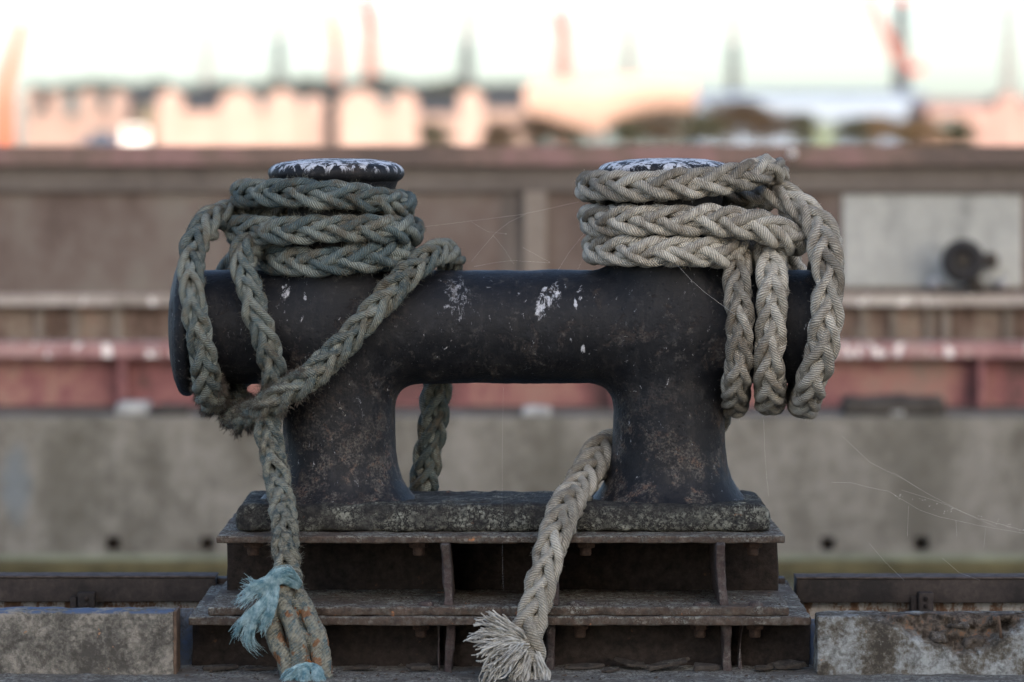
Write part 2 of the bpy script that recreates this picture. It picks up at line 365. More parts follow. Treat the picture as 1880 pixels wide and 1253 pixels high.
e = 1e-3
def grad(V):
    g = np.stack([body_sdf(*(V + e * np.eye(3)[q]).T) - body_sdf(*(V - e * np.eye(3)[q]).T) for q in range(3)], -1)
    return g / (np.linalg.norm(g, axis=1)[:, None] + 1e-9)
for _ in range(2): V = V - grad(V) * (body_sdf(*V.T))[:, None] * .7
N = grad(V)
V = V + N * (fbm(V, 9, 3, 3) * .0022 + fbm(V, 45, 5, 2) * .0007)[:, None]
fc = V[F].mean(1)
near = np.where(fc[:, 0] < (CXL + CXR) / 2, 0, 1)
dx = np.abs(fc[:, 0] - np.where(near == 0, CXL, CXR))
ispost = (dx < .160) | (fc[:, 2] < .70) | (fc[:, 2] > 1.09)
seg = np.where(fc[:, 0] < CXL, 0, np.where(fc[:, 0] < CXR, 1, 2))
for nm, msk in (('post', ispost & (near == 0)), ('post', ispost & (near == 1)), ('cross_pipe', ~ispost & (seg == 0)), ('cross_pipe', ~ispost & (seg == 1)), ('cross_pipe', ~ispost & (seg == 2))):
    Fs = F[msk]; ids, inv = np.unique(Fs, return_inverse=True)
    mesh(nm, V[ids], inv.reshape(Fs.shape), M['iron'], bol, normals=N[ids])
def cap_profile():
    p = [(0.0005, 1.3555), (.06, 1.3548), (.11, 1.3515), (.150, 1.3450), (.168, 1.3395), (.179, 1.333), (.186, 1.324), (.188, 1.315), (.186, 1.306), (.180, 1.298), (.170, 1.292), (.158, 1.288), (.15, 1.286)]
    return dense(p, .005)[::-1]
for cx in (X(617.5, 0), X(1222, 0)):
    v, f = lathe(cap_profile(), 110, 'z', (cx, 0, 0), .0016, int(cx * 10) + 9); mesh('cap', v, f, M['iron'], bol)
for sx, xc in ((-1, X(352, 0)), (1, X(1488, 0))):
    p = [(.10, .01), (.155, .004), (.182, .000), (.1895, .006), (.1915, .014), (.1885, .026), (.180, .036), (.155, .047), (.11, .058), (.06, .064), (.0005, .066)]
    v, f = lathe(dense([(r, xc + sx * (h - .004)) for r, h in p], .006), 100, 'x', (0, 0, ZP), .0015, 3 + sx)
    mesh('end_flange', v, f if sx < 0 else f[:, ::-1], M['iron'], bol)
v, f = rough_box(X(429, -.24), X(1417, -.24), -.25, .20, .3500, .4235, .020, .012, .0042, 30, 4)
tp = np.clip((v[:, 2] - .352) / .07, 0, 1); v[:, 0] += -np.sign(v[:, 0] + .02) * tp * .012 * (np.abs(v[:, 0] + .02) > .65); v[:, 1] += tp * .012 * (v[:, 1] < -.18)
mesh('base_plate', v, f, M['cast'], bol)

# ================================================================== PEDESTAL
ped = empty('steel_pedestal', (-.03, 0, 0), 'rusty layered steel pedestal with open bays and ribs under the black bollard', 'pedestal')
def rb(name, mat, parent, *a, **k):
    v, f = rough_box(*a, **k); return mesh(name, v, f, mat, parent)
rb('flange_plate', M['flange'], ped, X(397, -.36), X(1441, -.36), -.362, .30, .3310, .3495, bevel=.004, step=.013, amp=.0020, seed=1, edge=.010)
rb('shelf_plate', M['flange'], ped, X(381, -.44), X(1449, -.44), -.442, .42, .1470, .1705, bevel=.005, step=.014, amp=.0026, seed=2, edge=.014)
rb('shelf_plate', M['flange'], ped, X(346, -.46), X(1490, -.46), -.462, .44, .1240, .1465, bevel=.004, step=.014, amp=.0018, seed=3, edge=.007)
rb('web_plate', M['web'], ped, X(418, -.03), X(1427, -.03), -.035, -.012, .1685, .3330, bevel=.003, step=.02, amp=.004, nscale=14, seed=6)
rb('web_plate', M['web'], ped, X(353, -.33), X(1486, -.33), -.330, -.306, -.02, .1255, bevel=.003, step=.02, amp=.004, nscale=14, seed=7)
def rib(pxc, yf, yb, z0, z1, th, tilt, seed):
    v, f = rough_box(-th / 2, th / 2, yf, yb, z0, z1, bevel=.005, step=.011, amp=.0032, nscale=30, seed=seed)
    zz = (v[:, 2] - z0) / (z1 - z0)
    v[:, 0] += X(pxc, yf) + tilt * (zz - .5) + .003 * np.sin(zz * 3 + seed)
    v[:, 1] += np.where(v[:, 1] < yf + .1, .018 * np.sin(zz * math.pi), 0) + np.maximum(0, vnoise(v, 40, seed)) * .01 * (v[:, 1] < yf + .05)
    mesh('rib', v, f, M['rib'], ped)
for i, (px, tl) in enumerate(((820, -.004), (1017, .002), (1327, -.010))): rib(px, -.412, -.030, .1690, .3325, .024, tl, 20 + i)
for i, (px, tl) in enumerate(((825, .003), (1009, 0), (1334, .002))): rib(px, -.440, -.325, -.01, .1255, .022, tl, 30 + i)
rib(1362, -.42, -.34, 0, .1255, .006, .008, 41); rib(806, -.425, -.35, 0, .1255, .005, -.006, 42)
def nut(px, y, ztop, sc=1.0):
    c = np.array((X(px, y), y, ztop)); b = MB()
    a0 = random.random()
    hexp = [(.027 * sc, .003), (.0265 * sc, -.015 * sc), (.023 * sc, -.0185 * sc), (.005, -.0186 * sc)]
    V = []; 
    for r, h in hexp: V += [c + (r * math.cos(a0 + k * math.pi / 3), r * math.sin(a0 + k * math.pi / 3), h) for k in range(6)]
    F = [(i * 6 + k, i * 6 + (k + 1) % 6, i * 6 + 6 + (k + 1) % 6, i * 6 + 6 + k)[::-1] for i in range(3) for k in range(6)] + [tuple(18 + k for k in range(6))]
    b.add(V, F); n = b.build('nut', M['nut'], ped)
    pr = [(.0165 * sc, -.015)]; h = -.016
    while h > -.038 * sc: pr += [(.0168 * sc, h), (.0150 * sc, h - .0022)]; h -= .0044
    pr += [(.014 * sc, h - .001), (.0005, h - .0015)]
    v, f = lathe(pr, 20, 'z', c); mesh('bolt', v, f[:, ::-1], M['nut'], n)
for px in (465, 769, 1075, 1382): nut(px, -.30, .3315)
for px in (773, 1065, 1285, 1386): nut(px, -.395, .1240, .95)

# loose flakes of scale lying in the lower bays and on the shelf
def flake(c, rx, ry, th, rot, tilt, seed, label):
    rg = np.random.default_rng(seed); n = 13
    a = np.sort(rg.uniform(0, 2 * np.pi, n)); rr = rg.uniform(.6, 1.0, n)
    V = []
    for h, k in ((0, .97), (.5, 1.0), (1, .92)):
        for i in range(n):
            x, y = rx * rr[i] * k * math.cos(a[i]), ry * rr[i] * k * math.sin(a[i])
            z = h * th + x * tilt[0] + y * tilt[1] + rg.normal() * .0008
            V.append((c[0] + x * math.cos(rot) - y * math.sin(rot), c[1] + x * math.sin(rot) + y * math.cos(rot), z))
    zmin = min(p[2] for p in V); V = [(p[0], p[1], p[2] - zmin + c[2]) for p in V]
    F = [(l * n + i, l * n + (i + 1) % n, l * n + n + (i + 1) % n, l * n + n + i) for l in (0, 1) for i in range(n)] + [tuple(range(n))[::-1], tuple(2 * n + i for i in range(n))]
    tag(mesh('rust_flake', V, F, M['flake'], None, False), label, 'rust flake', 'flakes of rust on the pedestal')
for i, (px, py, y, rx, ry, th, rot, tl, lb) in enumerate((
    (1075, 1222, -.41, .075, .030, .008, .1, (.05, .1), 'long dark rust flake in the lower bay just right of the pale rope tail'),
    (1160, 1218, -.385, .060, .028, .007, -.3, (-.16, .1), 'tilted dark rust flake near the middle of the wide lower bay'),
    (1225, 1224, -.42, .070, .034, .009, .4, (.14, .05), 'grey rust flake propped up below the right nut of the wide lower bay'),
    (1290, 1226, -.44, .050, .030, .012, .0, (.02, .1), 'pale lichened rust flake at the right rib of the wide lower bay'),
    (1120, 1230, -.46, .040, .025, .006, .9, (.0, .06), 'small rust flake at the front lip of the wide lower bay'),
    (1448, 1215, -.40, .060, .030, .012, .1, (.03, .2), 'pale crusty rust flake in the right-hand end bay beside the concrete kerb'),
    (1400, 1222, -.42, .040, .022, .008, .5, (.0, .05), 'small dark rust flake in the right-hand end bay beside the rib'),
    (770, 1222, -.43, .042, .026, .010, -.2, (.0, .12), 'flat grey rust flake in the lower bay left of the middle rib'),
    (660, 1224, -.42, .052, .022, .006, .2, (.06, .0), 'thin dark rust flake in the lower bay right of the teal rope end'),
    (400, 1222, -.43, .070, .026, .009, .1, (.04, .05), 'dark rust flake at the foot of the left-hand end bay'),
    (470, 1228, -.45, .050, .022, .008, -.1, (.05, .02), 'broken rust flake in the left-hand end bay next to the teal rope end'))):
    flake((X(px, y), y, .003), rx, ry, th, rot, tl, 50 + i, lb)
for i, (px, y, r_, lb) in enumerate(((1060, -.40, .028, 'knobbly rust lump on the shelf right of the pale rope tail'), (1288, -.40, .024, 'brown rust lump on the shelf beside the right rib'), (780, -.40, .022, 'round rust lump on the shelf left of the middle rib'), (1388, -.41, .022, 'rust lump on the open right end of the shelf'))):
    v, f = lathe(dense([(r_, 0), (r_ * .95, .006), (r_ * .7, .011), (.0005, .013)], .004), 20, 'z', (X(px, y), y, .1700), .004, 60 + i)
    tag(mesh('rust_lump', v, f, M['rib'], None), lb, 'rust lump', 'lumps of rust on the shelf')

M['grit'] = m_lichen('grit_rust', (.085, .062, .048), (.030, .024, .021), (.30, .30, .26), .75, .2, .5, 2.)
rgg = np.random.default_rng(8); V = []; F = []
for i in range(760):
    if i < 400: x, y, z = rgg.uniform(X(385, -.44), X(1445, -.44)), -.05 - .37 * rgg.random() ** .7, .1708
    else: x, y, z = rgg.uniform(X(330, -.5), X(1495, -.5)), -.34 - .30 * rgg.random(), .004
    r_ = .002 + .006 * rgg.random() ** 2.5; a = rgg.uniform(0, 6.28, 5); a.sort(); b0 = len(V)
    V += [(x + r_ * rgg.uniform(.6, 1.3) * math.cos(q), y + r_ * rgg.uniform(.6, 1.3) * math.sin(q), z) for q in a] + [(x + rgg.normal() * r_ * .3, y, z + r_ * rgg.uniform(.3, .9))]
    F += [(b0 + k, b0 + (k + 1) % 5, b0 + 5) for k in range(5)]
tag(mesh('rust_grit', V, F, M['grit'], None, False), 'crumbs of rust and grit strewn over the shelf and slab', 'grit', None, 'stuff')

# ================================================================== ROPES
def rope(name, pts, rad, parent, mat, phase=math.pi / 4, pitch=3.9, crust=None, seed=0, fuzz=None, world=False, untwist=0., lump=.09):
    W = np.array([p if world else P(*p) for p in pts])
    C, s = resample(catmull(W, 24), .0065)
    rg = np.random.default_rng(seed + 100)
    wob = np.stack([fbm(C + k * 3.1, 9, seed + k, 2) for k in range(3)], -1); C = C + wob * .0060
    m = len(C); T = np.gradient(C, axis=0); T /= np.linalg.norm(T, axis=1)[:, None]
    i0 = int(np.argmin(C[:, 1])); Nn = np.zeros((m, 3)); cam = np.array((0, -1., 0))
    Nn[i0] = cam - T[i0] * (cam @ T[i0]); Nn[i0] /= np.linalg.norm(Nn[i0])
    for rngi, st in ((range(i0 + 1, m), -1), (range(i0 - 1, -1, -1), 1)):
        for i in rngi:
            v = Nn[i + st] - T[i] * (Nn[i + st] @ T[i]); Nn[i] = v / np.linalg.norm(v)
    Bn = np.cross(T, Nn); om = 2 * math.pi / (pitch * 2 * rad); tw = phase + untwist * (s - s[i0]) + .25 * vnoise(np.stack([s, s * 0, s * 0], -1), 5, seed)
    loc = 1 + lump * vnoise(np.stack([s, s * 0 + 3, s * 0], -1), 9, seed + 2)
    NS = 5; Rc, amp, rw, rt = .56 * rad, .185 * rad, .280 * rad, .290 * rad
    nseg = 10; VV = []; FF = []; UU = []; RN = []; CRU = []; NO = []; base = 0
    ca = np.zeros(m) if crust is None else np.clip(np.interp(s / s[-1], *zip(*crust)), 0, 1)
    q = np.linspace(0, 2 * math.pi, nseg, endpoint=False)
    for hand in (1, -1):
        for k in range(NS):
            kp = om * s * hand + k * 2 * math.pi / NS + rg.normal() * .09 + .18 * vnoise(np.stack([s, s * 0 + k, s * 0 + hand], -1), 12, seed + 8)
            r = (Rc + hand * amp * np.cos(2 * kp)) * loc
            ang = kp + tw
            rd = np.cos(ang)[:, None] * Nn + np.sin(ang)[:, None] * Bn
            p = C + rd * r[:, None]; t = np.gradient(p, axis=0); t /= np.linalg.norm(t, axis=1)[:, None]
            b = np.cross(t, rd); b /= np.linalg.norm(b, axis=1)[:, None]; rr = np.cross(b, t)
            sw = loc * (1 + .10 * vnoise(p, 30, seed + k) + rg.normal() * .06)
            pv = p[:, None, :] + (rw * sw)[:, None, None] * np.cos(q)[None, :, None] * b[:, None, :] + (rt * sw)[:, None, None] * np.sin(q)[None, :, None] * rr[:, None, :]
            nv = np.cos(q)[None, :, None] * b[:, None, :] / rw + np.sin(q)[None, :, None] * rr[:, None, :] / rt
            nv = nv / np.linalg.norm(nv, axis=2)[..., None]
            pv = pv.reshape(-1, 3); nv = nv.reshape(-1, 3)
            cc = np.repeat(ca, nseg)
            pv = pv + nv * ((fbm(pv, 60, seed, 2) * (.0011 + .0030 * cc)) + cc * np.maximum(0, vnoise(pv, 120, seed)) * .0028)[:, None]
            ln = np.concatenate([[0], np.cumsum(np.linalg.norm(np.diff(p, axis=0), axis=1))])
            # the ring closes on a doubled column so that the yarn pattern has no seam
            idx = (np.arange(m)[:, None] * (nseg + 1) + np.arange(nseg + 1)[None]) + base
            pv2 = pv.reshape(m, nseg, 3); pv2 = np.concatenate([pv2, pv2[:, :1]], 1); VV.append(pv2.reshape(-1, 3))
            NO.append(np.concatenate([nv.reshape(m, nseg, 3), nv.reshape(m, nseg, 3)[:, :1]], 1).reshape(-1, 3))
            u = np.repeat(ln * hand, nseg + 1); vq = np.tile(np.linspace(0, 1, nseg + 1), m); UU.append(np.stack([u, vq], -1))
            RN.append(np.full(m * (nseg + 1), rg.random())); CRU.append(np.repeat(ca, nseg + 1))
            FF.append(np.stack([idx[:-1, :-1], idx[:-1, 1:], idx[1:, 1:], idx[1:, :-1]], -1).reshape(-1, 4)); base += m * (nseg + 1)
    Vv = np.vstack(VV)
    o = mesh(name, Vv, np.vstack(FF), mat, parent, True, np.vstack(UU), {'rnd': np.concatenate(RN), 'crust': np.concatenate(CRU)}, normals=None)
    # keep only vertices on the rope's outside for the fuzz
    cen = np.vstack([np.repeat(C, nseg + 1, axis=0)] * 10); outw = Vv - cen; rr_ = np.linalg.norm(outw, axis=1)
    good = rr_ > .86 * rad
    if fuzz is not None:
        tan = np.vstack([np.repeat(T, nseg + 1, axis=0)] * 10); tt = np.concatenate([np.repeat(s / s[-1], nseg + 1)] * 10)
        fuzz.append((Vv[good], (outw / rr_[:, None])[good], tan[good], tt[good], s[-1]))
    return o, C
def hairs(starts, dirs, length, r0, seed, droop=.4, curl=.5, nseg=5):
    """bent tapered fibres, triangular in section -> (verts, quads)"""
    rg = np.random.default_rng(seed); n = len(starts)
    L = np.broadcast_to(length, (n,)) * rg.uniform(.45, 1.25, n)
    d = dirs / np.linalg.norm(dirs, axis=1)[:, None]; p = starts.copy(); pts = [p.copy()]; bend = rg.normal(size=(n, 3)) * curl
    for i in range(nseg):
        d = d + bend * .30 + np.array((0, 0, -1.)) * droop * .22 + rg.normal(size=(n, 3)) * curl * .16; d /= np.linalg.norm(d, axis=1)[:, None]
        p = p + d * (L / nseg)[:, None]; pts.append(p.copy())
    pts = np.stack(pts, 1); a = np.cross(dirs, rg.normal(size=(n, 3))); a /= np.linalg.norm(a, axis=1)[:, None] + 1e-9
    b = np.cross(dirs / np.linalg.norm(dirs, axis=1)[:, None], a); m = nseg + 1
    rad = np.broadcast_to(r0, (n,))[:, None] * np.linspace(1, .45, m)[None]
    tri = [(math.cos(k * 2.0944), math.sin(k * 2.0944)) for k in range(3)]
    V = np.stack([pts + rad[..., None] * (c * a[:, None] + s_ * b[:, None]) for c, s_ in tri], 2)      # n,m,3,3
    base = (np.arange(n)[:, None, None] * m + np.arange(m - 1)[None, :, None]) * 3
    k = np.arange(3)[None, None]; k2 = (k + 1) % 3
    F = np.stack([base + k, base + k2, base + 3 + k2, base + 3 + k], -1).reshape(-1, 4)
    return V.reshape(-1, 3), F
def fuzz_mesh(name, store, per_m, length, r0, mat, parent, seed, window=None, lift=.55):
    VV = []; FF = []; b = 0; rg = np.random.default_rng(seed)
    for j, (v, o, t, tt, L) in enumerate(store):
        w = np.ones(len(v)) if window is None else window(tt, j)
        w = w * (vnoise(v, 14, seed) * .5 + .6).clip(.03) ** 2
        cnt = int(per_m * L * (w.mean() / .45)); 
        if cnt < 1: continue
        i = rg.choice(len(v), cnt, p=w / w.sum())
        sgn = rg.choice((-1, 1), cnt)[:, None]
        dr = o[i] * lift + t[i] * sgn * rg.uniform(.2, 1, (cnt, 1)) + rg.normal(size=(cnt, 3)) * .35
        V, F = hairs(v[i] - o[i] * .002, dr, length, r0, seed + j); VV.append(V); FF.append(F + b); b += len(V)
    return mesh(name, np.vstack(VV), np.vstack(FF), mat, parent)
def bundle(guides, n, spread0, spread1, r0, seed, curl=.12, jitter=.25, nseg=9, lenvar=.25):
    """n fibres that follow a guide (world points) and fan out from spread0 to spread1"""
    rg = np.random.default_rng(seed); VV = []; FF = []; b = 0
    for g in guides:
        c, s = resample(catmull(np.array(g), 12), .004); m = nseg + 1
        pts = np.zeros((n, m, 3)); off = rg.normal(size=(n, 3)); off /= np.linalg.norm(off, axis=1)[:, None]; off *= rg.uniform(.1, 1, (n, 1)) ** .5
        Ls = 1 - lenvar * rg.random(n); ph = rg.uniform(0, 6.28, (n, 3)); fr = rg.uniform(2, 6, (n, 3))
        for i in range(m):
            f = Ls * i / nseg; k = np.clip(f * (len(c) - 1), 0, len(c) - 1)
            pc = np.stack([np.interp(k, np.arange(len(c)), c[:, q]) for q in range(3)], -1)
            sp = spread0 + (spread1 - spread0) * f ** 1.3
            pts[:, i] = pc + off * sp[:, None] + np.sin(ph + fr * f[:, None] * 2) * (curl * spread1 * f)[:, None]
        dirs = pts[:, -1] - pts[:, 0]; dirs /= np.linalg.norm(dirs, axis=1)[:, None] + 1e-9
        a = np.cross(dirs, rg.normal(size=(n, 3))); a /= np.linalg.norm(a, axis=1)[:, None]; bb = np.cross(dirs, a)
        rad = r0 * rg.uniform(.7, 1.3, n)[:, None] * np.linspace(1, .75, m)[None]
        V = np.stack([pts + rad[..., None] * (math.cos(k * 1.5708) * a[:, None] + math.sin(k * 1.5708) * bb[:, None]) for k in range(4)], 2)
        base = (np.arange(n)[:, None, None] * m + np.arange(nseg)[None, :, None]) * 4; k = np.arange(4)[None, None]; k2 = (k + 1) % 4
        F = np.stack([base + k, base + k2, base + 4 + k2, base + 4 + k], -1).reshape(-1, 4)
        endc = ((np.arange(n) * m + nseg) * 4)[:, None] + np.arange(4)[None]
        VV.append(V.reshape(-1, 3)); FF.append(np.vstack([F, endc]) + b); b += n * m * 4
    return np.vstack(VV), np.vstack(FF)
# ---------------------------------------------------------------- pale rope, right post
rp = empty('mooring_rope', (CXR, 0, .89), 'pale beige plaited rope round the right post with a frayed brush-like end', 'rope')
fz = []; MP = M['rope_pale']
def ring(pxc, tilt=0, r=.2015, a0=-20, a1=340, wob=0, px1=None):
    """a loop hung round the cross pipe: angle 0 = top, growing towards the camera"""
    out = []
    for a in np.arange(a0, a1 + 1, 20):
        t = R(a); y, z = -r * math.sin(t), ZP + r * math.cos(t)
        f = (1 - math.cos(t)) / 2
        out.append(((pxc + tilt * f - 940) * (D) / FPX, y, z))
    return out
# bottom turn, middle turn (runs out to the right), top turn (climbs over the cap's right edge)
rope('coil_turn', [(1330, 446, .13), (1228, 452, .19), (1130, 456, .15), (1100, 458, .05), (1106, 459, -.06), (1160, 462, -.155), (1235, 463, -.192), (1310, 460, -.172), (1352, 462, -.118), (1376, 468, -.05), (1372, 470, .03), (1330, 465, .13)], .0455, rp, MP, seed=1, fuzz=fz)
rope('coil_turn', [(1350, 420, .16), (1228, 406, .19), (1125, 402, .14), (1092, 402, .04), (1098, 403, -.07), (1150, 405, -.155), (1235, 406, -.195), (1320, 405, -.185), (1390, 415, -.170), (1440, 430, -.140), (1456, 438, -.08), (1440, 432, .0), (1390, 428, .08), (1300, 425, .17), (1228, 425, .2)], .0465, rp, MP, phase=math.pi / 4 + .1, seed=2, fuzz=fz)
rope('coil_turn', [(1330, 352, .15), (1228, 352, .19), (1130, 350, .16), (1088, 347, .06), (1086, 344, -.04), (1130, 343, -.14), (1200, 343, -.192), (1275, 337, -.19), (1345, 324, -.165), (1392, 313, -.115), (1416, 312, -.05), (1412, 326, .04), (1370, 342, .12), (1300, 352, .19)], .0460, rp, MP, phase=math.pi / 4 - .1, seed=3, fuzz=fz)
# hanging loops: the outer one comes from behind under the top turn and over the pipe's end flange
rope('hanging_loop', [(1270, 370, .185), (1340, 362, .13), (1392, 358, .03), (1440, 368, -.05), (1485, 398, -.115), (1512, 440, -.165), (1520, 500, -.222), (1518, 560, -.238), (1510, 620, -.236), (1498, 680, -.205), (1487, 722, -.135), (1478, 738, -.04), (1474, 735, .06), (1472, 690, .16), (1470, 610, .2), (1466, 540, .18), (1440, 470, .12), (1400, 430, .13)], .0490, rp, MP, seed=4, fuzz=fz, pitch=4.0)
rope('hanging_loop', [(1408, 452, -.02), (1414, 462, -.085), (1418, 492, -.145), (1420, 540, -.188), (1418, 600, -.205), (1414, 660, -.192), (1411, 705, -.145), (1412, 728, -.075), (1414, 735, 0.), (1416, 720, .09), (1418, 660, .18), (1418, 600, .203), (1416, 520, .17), (1410, 465, .06), (1405, 455, .0)], .0470, rp, MP, phase=math.pi / 4 + .15, seed=5, fuzz=fz, pitch=4.0)
rope('hanging_loop', [(1344, 470, -.03), (1350, 476, -.085), (1354, 500, -.145), (1357, 545, -.187), (1357, 600, -.203), (1354, 660, -.192), (1352, 706, -.145), (1350, 732, -.075), (1350, 738, 0.), (1352, 722, .09), (1354, 660, .185), (1354, 600, .203), (1352, 520, .17), (1346, 468, .05)], .0425, rp, MP, seed=6, fuzz=fz, pitch=4.0)
# tail: round the back of the post, over the base's front edge and down to the slab
o, tailc = rope('tail', [(1275, 700, .21), (1305, 745, .205), (1308, 780, .205), (1228, 800, .212), (1150, 810, .175), (1112, 826, .09), (1088, 852, .01), (1062, 892, -.12), (1038, 938, -.285), (1018, 990, -.405), (1000, 1050, -.455), (984, 1110, -.505), (972, 1170, -.535), (975, 1225, -.555), (985, 1268, -.575)], .0490, rp, MP, seed=7, fuzz=fz, pitch=4.0, crust=[(0, 0), (.5, .15), (1, .3)])
fuzz_mesh('loose_fibres', fz, 700, .011, .00045, M['fuzz_pale'], rp, 5)
# frayed end: cut yarns fanning out of the rope towards the left
ge = []
src = [P(972, 1178, -.55), P(968, 1200, -.56)]
for (px, py, y) in ((878, 1140, -.60), (868, 1172, -.63), (872, 1200, -.66), (890, 1222, -.68), (915, 1236, -.69)):
    a = src[0] * .5 + src[1] * .5; e_ = P(px, py, y); mid = (a + e_) / 2 + np.array((0, -.012, .018)); ge.append([a, mid, e_])
V, F = bundle(ge, 56, .015, .034, .0027, 31, curl=.28, lenvar=.42)
fe = mesh('frayed_end', V, F, M['fray_white'], rp)
ge = [[P(985, 1205, -.585), P(996, 1235, -.60), P(1000, 1275, -.61)], [P(968, 1205, -.59), P(955, 1240, -.62), P(942, 1275, -.64)], [P(935, 1200, -.62), P(905, 1235, -.66), P(893, 1270, -.68)]]
V, F = bundle(ge, 56, .015, .032, .0026, 33, curl=.28, lenvar=.42); mesh('frayed_end', V, F, M['fray_white'], rp)
ge = [[P(962, 1168, -.56), P(930, 1150, -.585), P(898, 1131, -.605)]]
V, F = bundle(ge, 34, .013, .024, .0026, 35, curl=.10, lenvar=.15); mesh('frayed_end', V, F, M['fray_white'], rp)

# ---------------------------------------------------------------- teal rope, left post
rl = empty('mooring_rope', (CXL, 0, .89), 'weathered blue-green plaited rope round the left post with blue frayed ends', 'rope')
fl = []; MT = M['rope_teal']
rope('coil_turn', [(700, 375, .16), (617, 372, .192), (510, 365, .15), (462, 358, .06), (456, 355, -.03), (490, 353, -.12), (550, 355, -.178), (617, 360, -.196), (685, 366, -.170), (727, 371, -.105), (738, 374, -.02), (728, 376, .08), (690, 378, .16)], .0445, rl, MT, seed=21, fuzz=fl)
rope('coil_turn', [(700, 425, .16), (617, 425, .195), (500, 425, .16), (446, 425, .06), (440, 424, -.03), (475, 422, -.12), (545, 420, -.182), (617, 419, -.202), (690, 419, -.180), (736, 421, -.11), (748, 423, -.02), (738, 425, .08), (690, 427, .17)], .0450, rl, MT, phase=math.pi / 4 + .1, seed=22, fuzz=fl)
rope('coil_turn', [(700, 470, .16), (617, 475, .192), (530, 478, .15), (500, 480, .05), (503, 480, -.05), (545, 480, -.135), (617, 477, -.188), (680, 472, -.170), (722, 469, -.105), (733, 468, -.02), (722, 468, .08), (680, 470, .16)], .0455, rl, MT, phase=math.pi / 4 - .1, seed=23, fuzz=fl)
# three runs over the pipe: the outer loop, the inner loop and the long diagonal that continues behind as a loose end
rope('hanging_loop', [(600, 402, .195), (520, 394, .16), (455, 393, .09), (412, 398, .0), (382, 414, -.07), (362, 448, -.135), (354, 492, -.19), (356, 545, -.236), (364, 605, -.240), (374, 660, -.215), (382, 705, -.155), (388, 732, -.08), (394, 738, .0), (400, 715, .10), (404, 650, .185), (404, 590, .2), (420, 500, .17), (480, 450, .17)], .0430, rl, MT, seed=24, fuzz=fl, crust=[(0, .1), (1, .35)])
rope('hanging_loop', [(478, 442, -.08), (452, 455, -.125), (446, 480, -.150), (455, 530, -.188), (472, 580, -.205), (490, 630, -.206), (502, 675, -.195), (506, 715, -.150), (505, 738, -.06), (505, 738, .02), (505, 700, .13)], .0400, rl, MT, phase=math.pi / 4 + .2, seed=25, fuzz=fl, crust=[(0, .2), (1, .3)])
rope('crossing_run', [(764, 1010, .34), (771, 940, .285), (778, 880, .24), (789, 800, .21), (797, 740, .205), (804, 680, .205), (814, 590, .206), (824, 510, .150), (824, 476, .075), (812, 465, 0.), (794, 471, -.065), (762, 493, -.130), (722, 530, -.183), (680, 577, -.216), (638, 623, -.228), (592, 668, -.232), (545, 708, -.232), (498, 742, -.205), (462, 764, -.145), (438, 768, -.07), (432, 755, .0), (436, 700, .12), (440, 620, .2)], .0435, rl, MT, seed=26, fuzz=fl, crust=[(0, 0), (.4, .15), (.75, .45), (1, .4)], pitch=4.0)
o, dc = rope('tail', [(512, 700, -.150), (492, 740, -.150), (490, 780, -.175), (500, 830, -.205), (509, 880, -.245), (516, 930, -.320), (521, 985, -.415), (525, 1045, -.455), (533, 1090, -.480), (545, 1140, -.525), (553, 1190, -.545), (560, 1230, -.560), (566, 1275, -.580)], .0425, rl, MT, seed=27, fuzz=fl, crust=[(0, .3), (.15, .55), (.3, .68), (.55, .68), (.66, .80), (.72, .95), (.9, .95), (1, .7)], lump=.10)
def strand(pts, rad, seed, mat=MT):
    C, s = resample(catmull(np.array([P(*p) for p in pts]), 20), .006); m = len(C); b = MB(); b.tube(C, rad * (1 + .12 * vnoise(C, 25, seed)), 14, False)
    v = np.array(b.v); n = 14
    o_ = v - np.repeat(C, n, 0); v = v + o_ / rad * (fbm(v, 70, seed, 2) * .0022)[:, None]
    uv = np.stack([np.repeat(s, n), np.tile(np.arange(n) / n, m)], -1)
    return mesh('unlaid_strand', v, np.array(b.f), mat, rl, True, uv, {'rnd': np.full(len(v), .5), 'crust': np.full(len(v), .84)})
strand([(540, 1050, -.49), (512, 1090, -.535), (498, 1130, -.55), (506, 1175, -.56), (524, 1212, -.575), (535, 1262, -.59)], .0235, 41)
strand([(528, 1075, -.50), (520, 1110, -.545), (538, 1155, -.575), (548, 1195, -.585), (548, 1262, -.60)], .0215, 42)
strand([(556, 1105, -.49), (574, 1140, -.53), (588, 1175, -.55), (596, 1215, -.565), (597, 1275, -.59)], .0200, 43)
strand([(548, 1090, -.50), (566, 1130, -.545), (580, 1180, -.565), (585, 1225, -.58), (580, 1270, -.60)], .0190, 44)
fuzz_mesh('loose_fibres', fl, 1700, .015, .00050, M['fuzz_teal'], rl, 9)
# chafed, matted undersides where the rope wraps below the pipe
def chafe(t, j):
    w = np.full(len(t), .004)
    if j == 3: w = np.where((t > .55) & (t < .74), 1., .004)
    if j == 4: w = np.where((t > .55) & (t < .85), .6, .02)
    if j == 5: w = np.where((t > .70) & (t < .92), 1., .004)
    if j == 6: w = np.where(t < .6, .12, .02)
    return w
fuzz_mesh('loose_fibres', fl[3:], 4200, .022, .0008, M['fuzz_dirty'], rl, 12, lambda t, j: chafe(t, j + 3), lift=.8)
